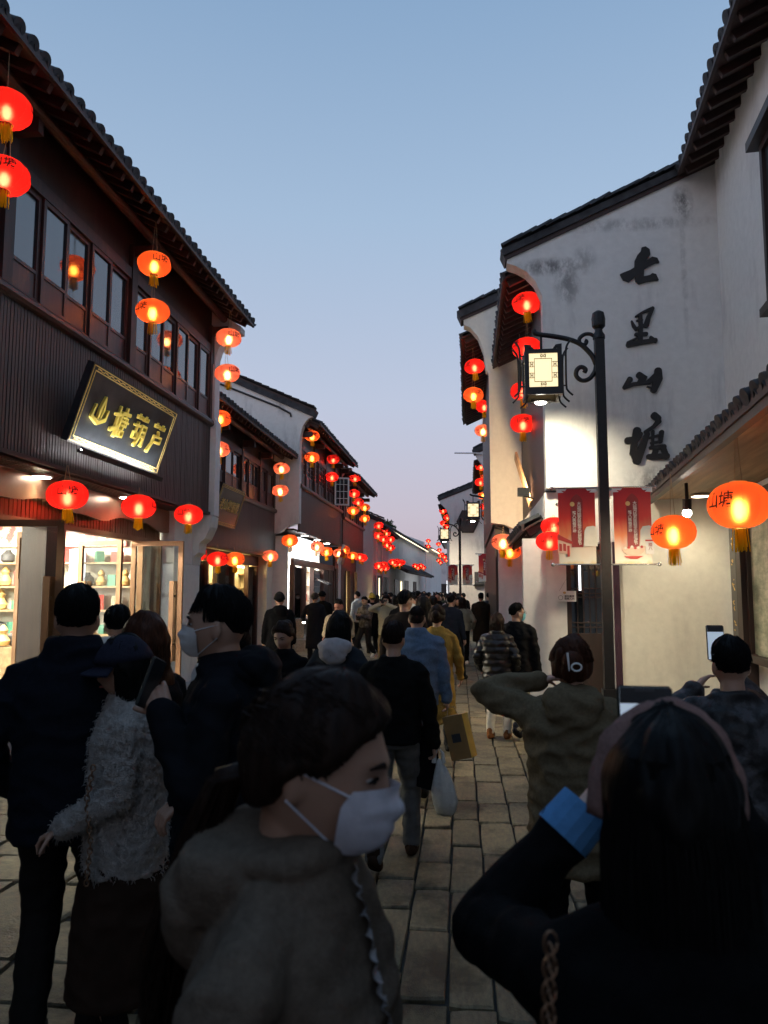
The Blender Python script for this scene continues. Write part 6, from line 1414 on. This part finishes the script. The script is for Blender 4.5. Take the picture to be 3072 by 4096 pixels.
# ================================================================ things that people hold, and the dog
def phone(label, P, side, off, rot, h=.155, w=.076, lit=True):
    T, HM, W, ws = P; t = thing('phone', label, 'phone', (W @ (ws[0] if side > 0 else ws[1])) + Vector(off)); t.rotation_euler = rot
    shade_auto(MB().box(-w/2, w/2, 0, .010, -h/2, h/2).mesh('x')); me = MB().box(-w/2, w/2, 0, .011, -h/2, h/2).mesh('case', 'phone_case'); inst('case', me, t).modifiers.new('b', 'BEVEL').width = .012
    o = inst('case_edge', MB().box(-w/2 + .004, w/2 - .004, -.0015, .0, -h/2 + .004, h/2 - .004).mesh('screen', 'phone_screen' if lit else 'sign_black'), t); o.name = 'screen'
    if lit:
        MB().box(-w/2 + .004, w/2 - .004, -.0022, -.0016, h/2 - .030, h/2 - .004).build('status_bar', 'sign_black', t); MB().box(-.016, .016, -.003, -.0023, h/2 - .010, h/2 - .004).build('notch', 'dark_item', t)
    return t
simple('phone_case', (.022, .028, .024), .5, bmp=0)
t = phone('phone in dark case raised above the dusty pink hat', P2, -1, (0, 0, 0), (R(-6), 0, R(-2)), .185, .094); t.location = (.305, 1.40, 1.445)
t = phone('phone held up before the short-haired man by the awning', P24, 1, (0, 0, 0), (R(-5), 0, R(-4))); t.location = (1.10, 3.62, 1.475)
phone('dark phone in the raised hand of the masked man', P4, -1, (-.04, .01, .09), (R(10), R(20), R(80)), lit=False)
phone('dark phone in the hand of the beige jacket man', P14, 1, (.0, -.06, -.02), (R(-60), 0, 0), lit=False)
T, HM, W, ws = P25; t = thing('camera', 'black camera held by the woman in cream fleece', 'camera', W @ V(0, .26, 1.56), R(172)); MB().box(-.07, .07, -.035, .035, -.045, .045).build('camera_body', 'iron', t); MB().tube([(0, .036, 0), (0, .11, 0)], .035, 14).build('lens', 'iron', t)
T, HM, W, ws = P12; t = thing('torch_phone', 'phone shining a bright light by the long black coat', 'phone', W @ ws[1]); MB().box(-.035, .035, -.005, .005, -.07, .07).build('case', 'phone_case', t); MB().ell((0, -.01, -.02), (.035, .012, .05), 10, 8).build('light', 'torch', t)
# plastic bag
def bag_mesh(w, d, h, seed, knot=True):
    mb = MB(); rg = random.Random(seed); n = 22; rings = []
    prof = ((-.02, .10), (-.08, .28), (-.25, .62), (-.5, .92), (-.75, 1.0), (-.92, .8), (-1, .25)) 
    vs = []; fs = []
    for j, (z, q) in enumerate(prof):
        for i in range(n):
            a = 2 * math.pi * i / n; k = q * (1 + .13 * math.sin(5 * a + j) + .10 * rg.uniform(-1, 1)); vs.append((w * k * math.cos(a), d * k * math.sin(a), h * z + rg.uniform(-.006, .006)))
    for j in range(len(prof) - 1):
        for i in range(n): fs.append((j*n+i, j*n+(i+1) % n, (j+1)*n+(i+1) % n, (j+1)*n+i))
    fs.append(tuple(range(n))[::-1]); fs.append(tuple(range((len(prof)-1)*n, len(prof)*n)))
    return mb.add(vs, fs).mesh('bag_body', 'plastic', True)
def plastic():
    m, nt, b = newmat('plastic'); f = noise_fac(nt, 25, 4); nt.links.new(ramp(nt, f, [(.3, (.55, .55, .52)), (.7, (.75, .74, .70))]), b.inputs['Base Color']); b.inputs['Roughness'].default_value = .3
    b.inputs['Transmission Weight'].default_value = .25; b.inputs['IOR'].default_value = 1.1; bump(nt, b, noise_fac(nt, 30, 3), .5, .01)
plastic()
T, HM, W, ws = P16; p = W @ ws[0]
t = thing('plastic_bag', 'crumpled white plastic bag in the hand of the man in black sweater', 'bag', p + V(.03, -.0, -.09)); inst('bag_body', bag_mesh(.075, .06, .36, 3), t, rot=(0, R(-9), 0))
for sx_ in (-1, 1): MB().tube([(sx_*.03, 0, -.03), (sx_*.025, 0, .03), (sx_*.005, 0, .055)], [.016, .010, .006], 8).build('handle', 'plastic', t)
T, HM, W, ws = P9; p = W @ ((ws[0] + ws[1]) / 2)
t = thing('plastic_bag', 'clear bag of yellow snacks held by the round-faced woman', 'bag', p + V(.04, -.10, .02)); inst('bag_body', bag_mesh(.07, .06, .2, 8), t, (0, 0, .07))
for sx_ in (-1, 1): MB().tube([(sx_*.03, 0, .05), (sx_*.055, 0, .10), (sx_*.04, 0, .13)], [.014, .010, .006], 8).build('handle', 'plastic', t)
rg = random.Random(2)
for i in range(7): inst('snack', shade_auto(MB().ell((0, 0, 0), (.022, .022, .018), 8, 6).mesh('snack', 'gourd')), t, (rg.uniform(-.045, .045), -.06, rg.uniform(-.12, -.0)))
simple('kraft', (.30, .17, .06), .7, var=.15, bmp=.1); simple('kraft_yellow', (.62, .40, .06), .6, var=.1, bmp=.05)
T, HM, W, ws = P17; p = W @ ws[0]
t = thing('paper_bag', 'brown paper carrier bag with yellow side held by man in blue', 'bag', p + V(.07, 0, -.13), R(-20)); t.rotation_euler = (0, R(-14), R(-22))
MB().box(-.10, .085, -.06, .06, -.36, 0).build('bag_body', 'kraft', t); B(.0851, .088, -.06, .06, -.36, 0).build('bag_side', 'kraft_yellow', t); MB().tube([(-.05, -.06, 0), (-.03, -.05, .07), (.03, -.05, .07), (.05, -.06, 0)], .004, 6).build('handle', 'cord', t)
MB().box(-.05, .03, -.0615, -.0601, -.22, -.15).build('bag_print', 'dark_item', t)
t = thing('handbag', 'flat black shoulder bag hanging at the side of the man in black sweater', 'bag', (-.29, 5.12, .46)); MB().prism([(-.05, .0), (.06, -.03), (.10, .05), (.08, .36), (-.03, .38)], 'y', -.03, .03).build('bag_body', cloth(BLK), t); MB().tube([(-.02, 0, .37), (-.03, .0, .62), (.03, 0, .37)], .006, 6).build('strap', cloth(BLK), t)
# chain straps
def chain(label, pts, parent_loc, link=.016, r=.0028):
    t = thing('chain_strap', label, 'strap', parent_loc); n = 0; P = [Vector(p) for p in pts]
    me = MB().tube([(.0075 * math.cos(a), 0, .0115 * math.sin(a)) for a in [i * math.pi / 5 for i in range(11)]], r, 5).mesh('chain_link', 'bronze', True)
    for a, b in zip(P, P[1:]):
        k = max(1, int((b - a).length / link))
        for i in range(k): inst('chain_link', me, t, a + (b - a) * (i + .5) / k, (0, 0, R(90 * (n % 2) + 20))); n += 1
chain('gold chain strap across the white fuzzy coat', [(0, 0, .0), (-.02, 0, -.12), (.0, -.0, -.26), (-.01, 0, -.40)], (-1.30, 2.63, 1.10))
chain('gold chain strap hanging down the black coat', [(0, 0, 0), (-.004, 0, -.08), (-.010, 0, -.20)], (.078, .815, 1.36), .011, .0013)
# white lace at the masked woman's front
T, HM, W, _ = P1
mb = MB(); vs = []; fs = []; n_ = 60
for i in range(n_ + 1):                                          # ruffled white lace edging down the front
    q = i / n_; z = 1.455 - .22 * q; y0 = .082 + .055 * q
    for k in range(5): u = k / 4; vs.append((-.012 + .034 * u + .004 * math.sin(q * 70 + k), y0 + .010 * u + .006 * u * math.sin(q * 60 + u * 2), z + .004 * math.sin(q * 50)))
fs = [(i*5+k, i*5+k+1, (i+1)*5+k+1, (i+1)*5+k) for i in range(n_) for k in range(4)]
mb.add(vs, fs).build('lace_front', cloth((.34, .33, .34), 'wool'), T, smooth=True)
# dog
d = thing('dog', 'small pale dog in blue vest walking on the paving', 'dog', (.24, 18.4, 0), R(-15)); g = MB()
cone(g, V(0, -.16, .24), .075, V(0, .12, .25), .09); cone(g, V(0, .14, .28), .06, V(0, .22, .36), .05); cone(g, V(0, .23, .38), .06, V(0, .31, .36), .032); cone(g, V(0, -.2, .28), .02, V(0, -.3, .40), .012)
for sx_ in (-1, 1):
    cone(g, V(sx_*.045, .11, .2), .035, V(sx_*.05, .12, .09), .022); cone(g, V(sx_*.05, .12, .09), .022, V(sx_*.05, .14, .02), .02); cone(g, V(sx_*.045, -.14, .22), .05, V(sx_*.05, -.11, .12), .03); cone(g, V(sx_*.05, -.11, .12), .03, V(sx_*.05, -.17, .07), .018); cone(g, V(sx_*.05, -.17, .07), .018, V(sx_*.05, -.15, .018), .018); cone(g, V(sx_*.035, .21, .43), .022, V(sx_*.05, .20, .47), .008)
simple('dog_fur', (.50, .40, .26), .9, bmp=.3); inst('body', remesh(g, .014, 'body', 'dog_fur', 2, .004, 20), d)
v = MB(); loft(v, [(0, 0, -.12, .088, .088), (0, 0, .10, .102, .1)], 16); inst('vest', shade_auto(v.mesh('vest', cloth((.03, .06, .30)))), d, (0, 0, .25), (R(-90), 0, 0))
# far tree and wall shrub
def leafy(label, name, loc, rad, n, trunk_h, seed, lsz):
    t = thing(name, label, 'tree' if trunk_h > 1 else 'plant', loc); rg = random.Random(seed)
    tr = MB().tube([(0, 0, 0), (.03, 0, trunk_h * .5), (-.02, .02, trunk_h)], [rad * .08, rad * .06, rad * .03], 7)
    for i in range(7): a = rg.uniform(0, 6.28); tr.tube([(0, 0, trunk_h * rg.uniform(.6, .95)), (rad * .6 * math.cos(a), rad * .6 * math.sin(a), trunk_h + rad * rg.uniform(-.2, .6))], [rad * .03, rad * .01], 5)
    tag(tr.build('trunk', 'wood_dark', t), None); lv = MB()
    for i in range(n):
        a = rg.uniform(0, 6.28); q = rg.random() ** .5; z = rg.uniform(-.6, .7); c = V(rad * q * math.cos(a) * (1 - .4 * abs(z)), rad * q * math.sin(a), trunk_h + rad * z * .9); u = V(rg.uniform(-1, 1), rg.uniform(-1, 1), rg.uniform(-1, 1)).normalized() * lsz; w = u.cross(V(rg.random(), rg.random(), rg.random())).normalized() * lsz * .5
        lv.add([c - u, c + w, c + u, c - w], [(0, 1, 2, 3)])
    tag(lv.build('crown', 'leaf', t), kind='stuff')
leafy('dark leafy tree rising behind the house with light strip', 'tree', (-7.5, 66, 0), 1.6, 1500, 6.8, 3, .16)
leafy('small bushy shrub against the hexagonal window house', 'shrub', (1.1, 40.3, 0), .5, 500, .95, 5, .06)
bpy.data.scenes.remove(scratch)
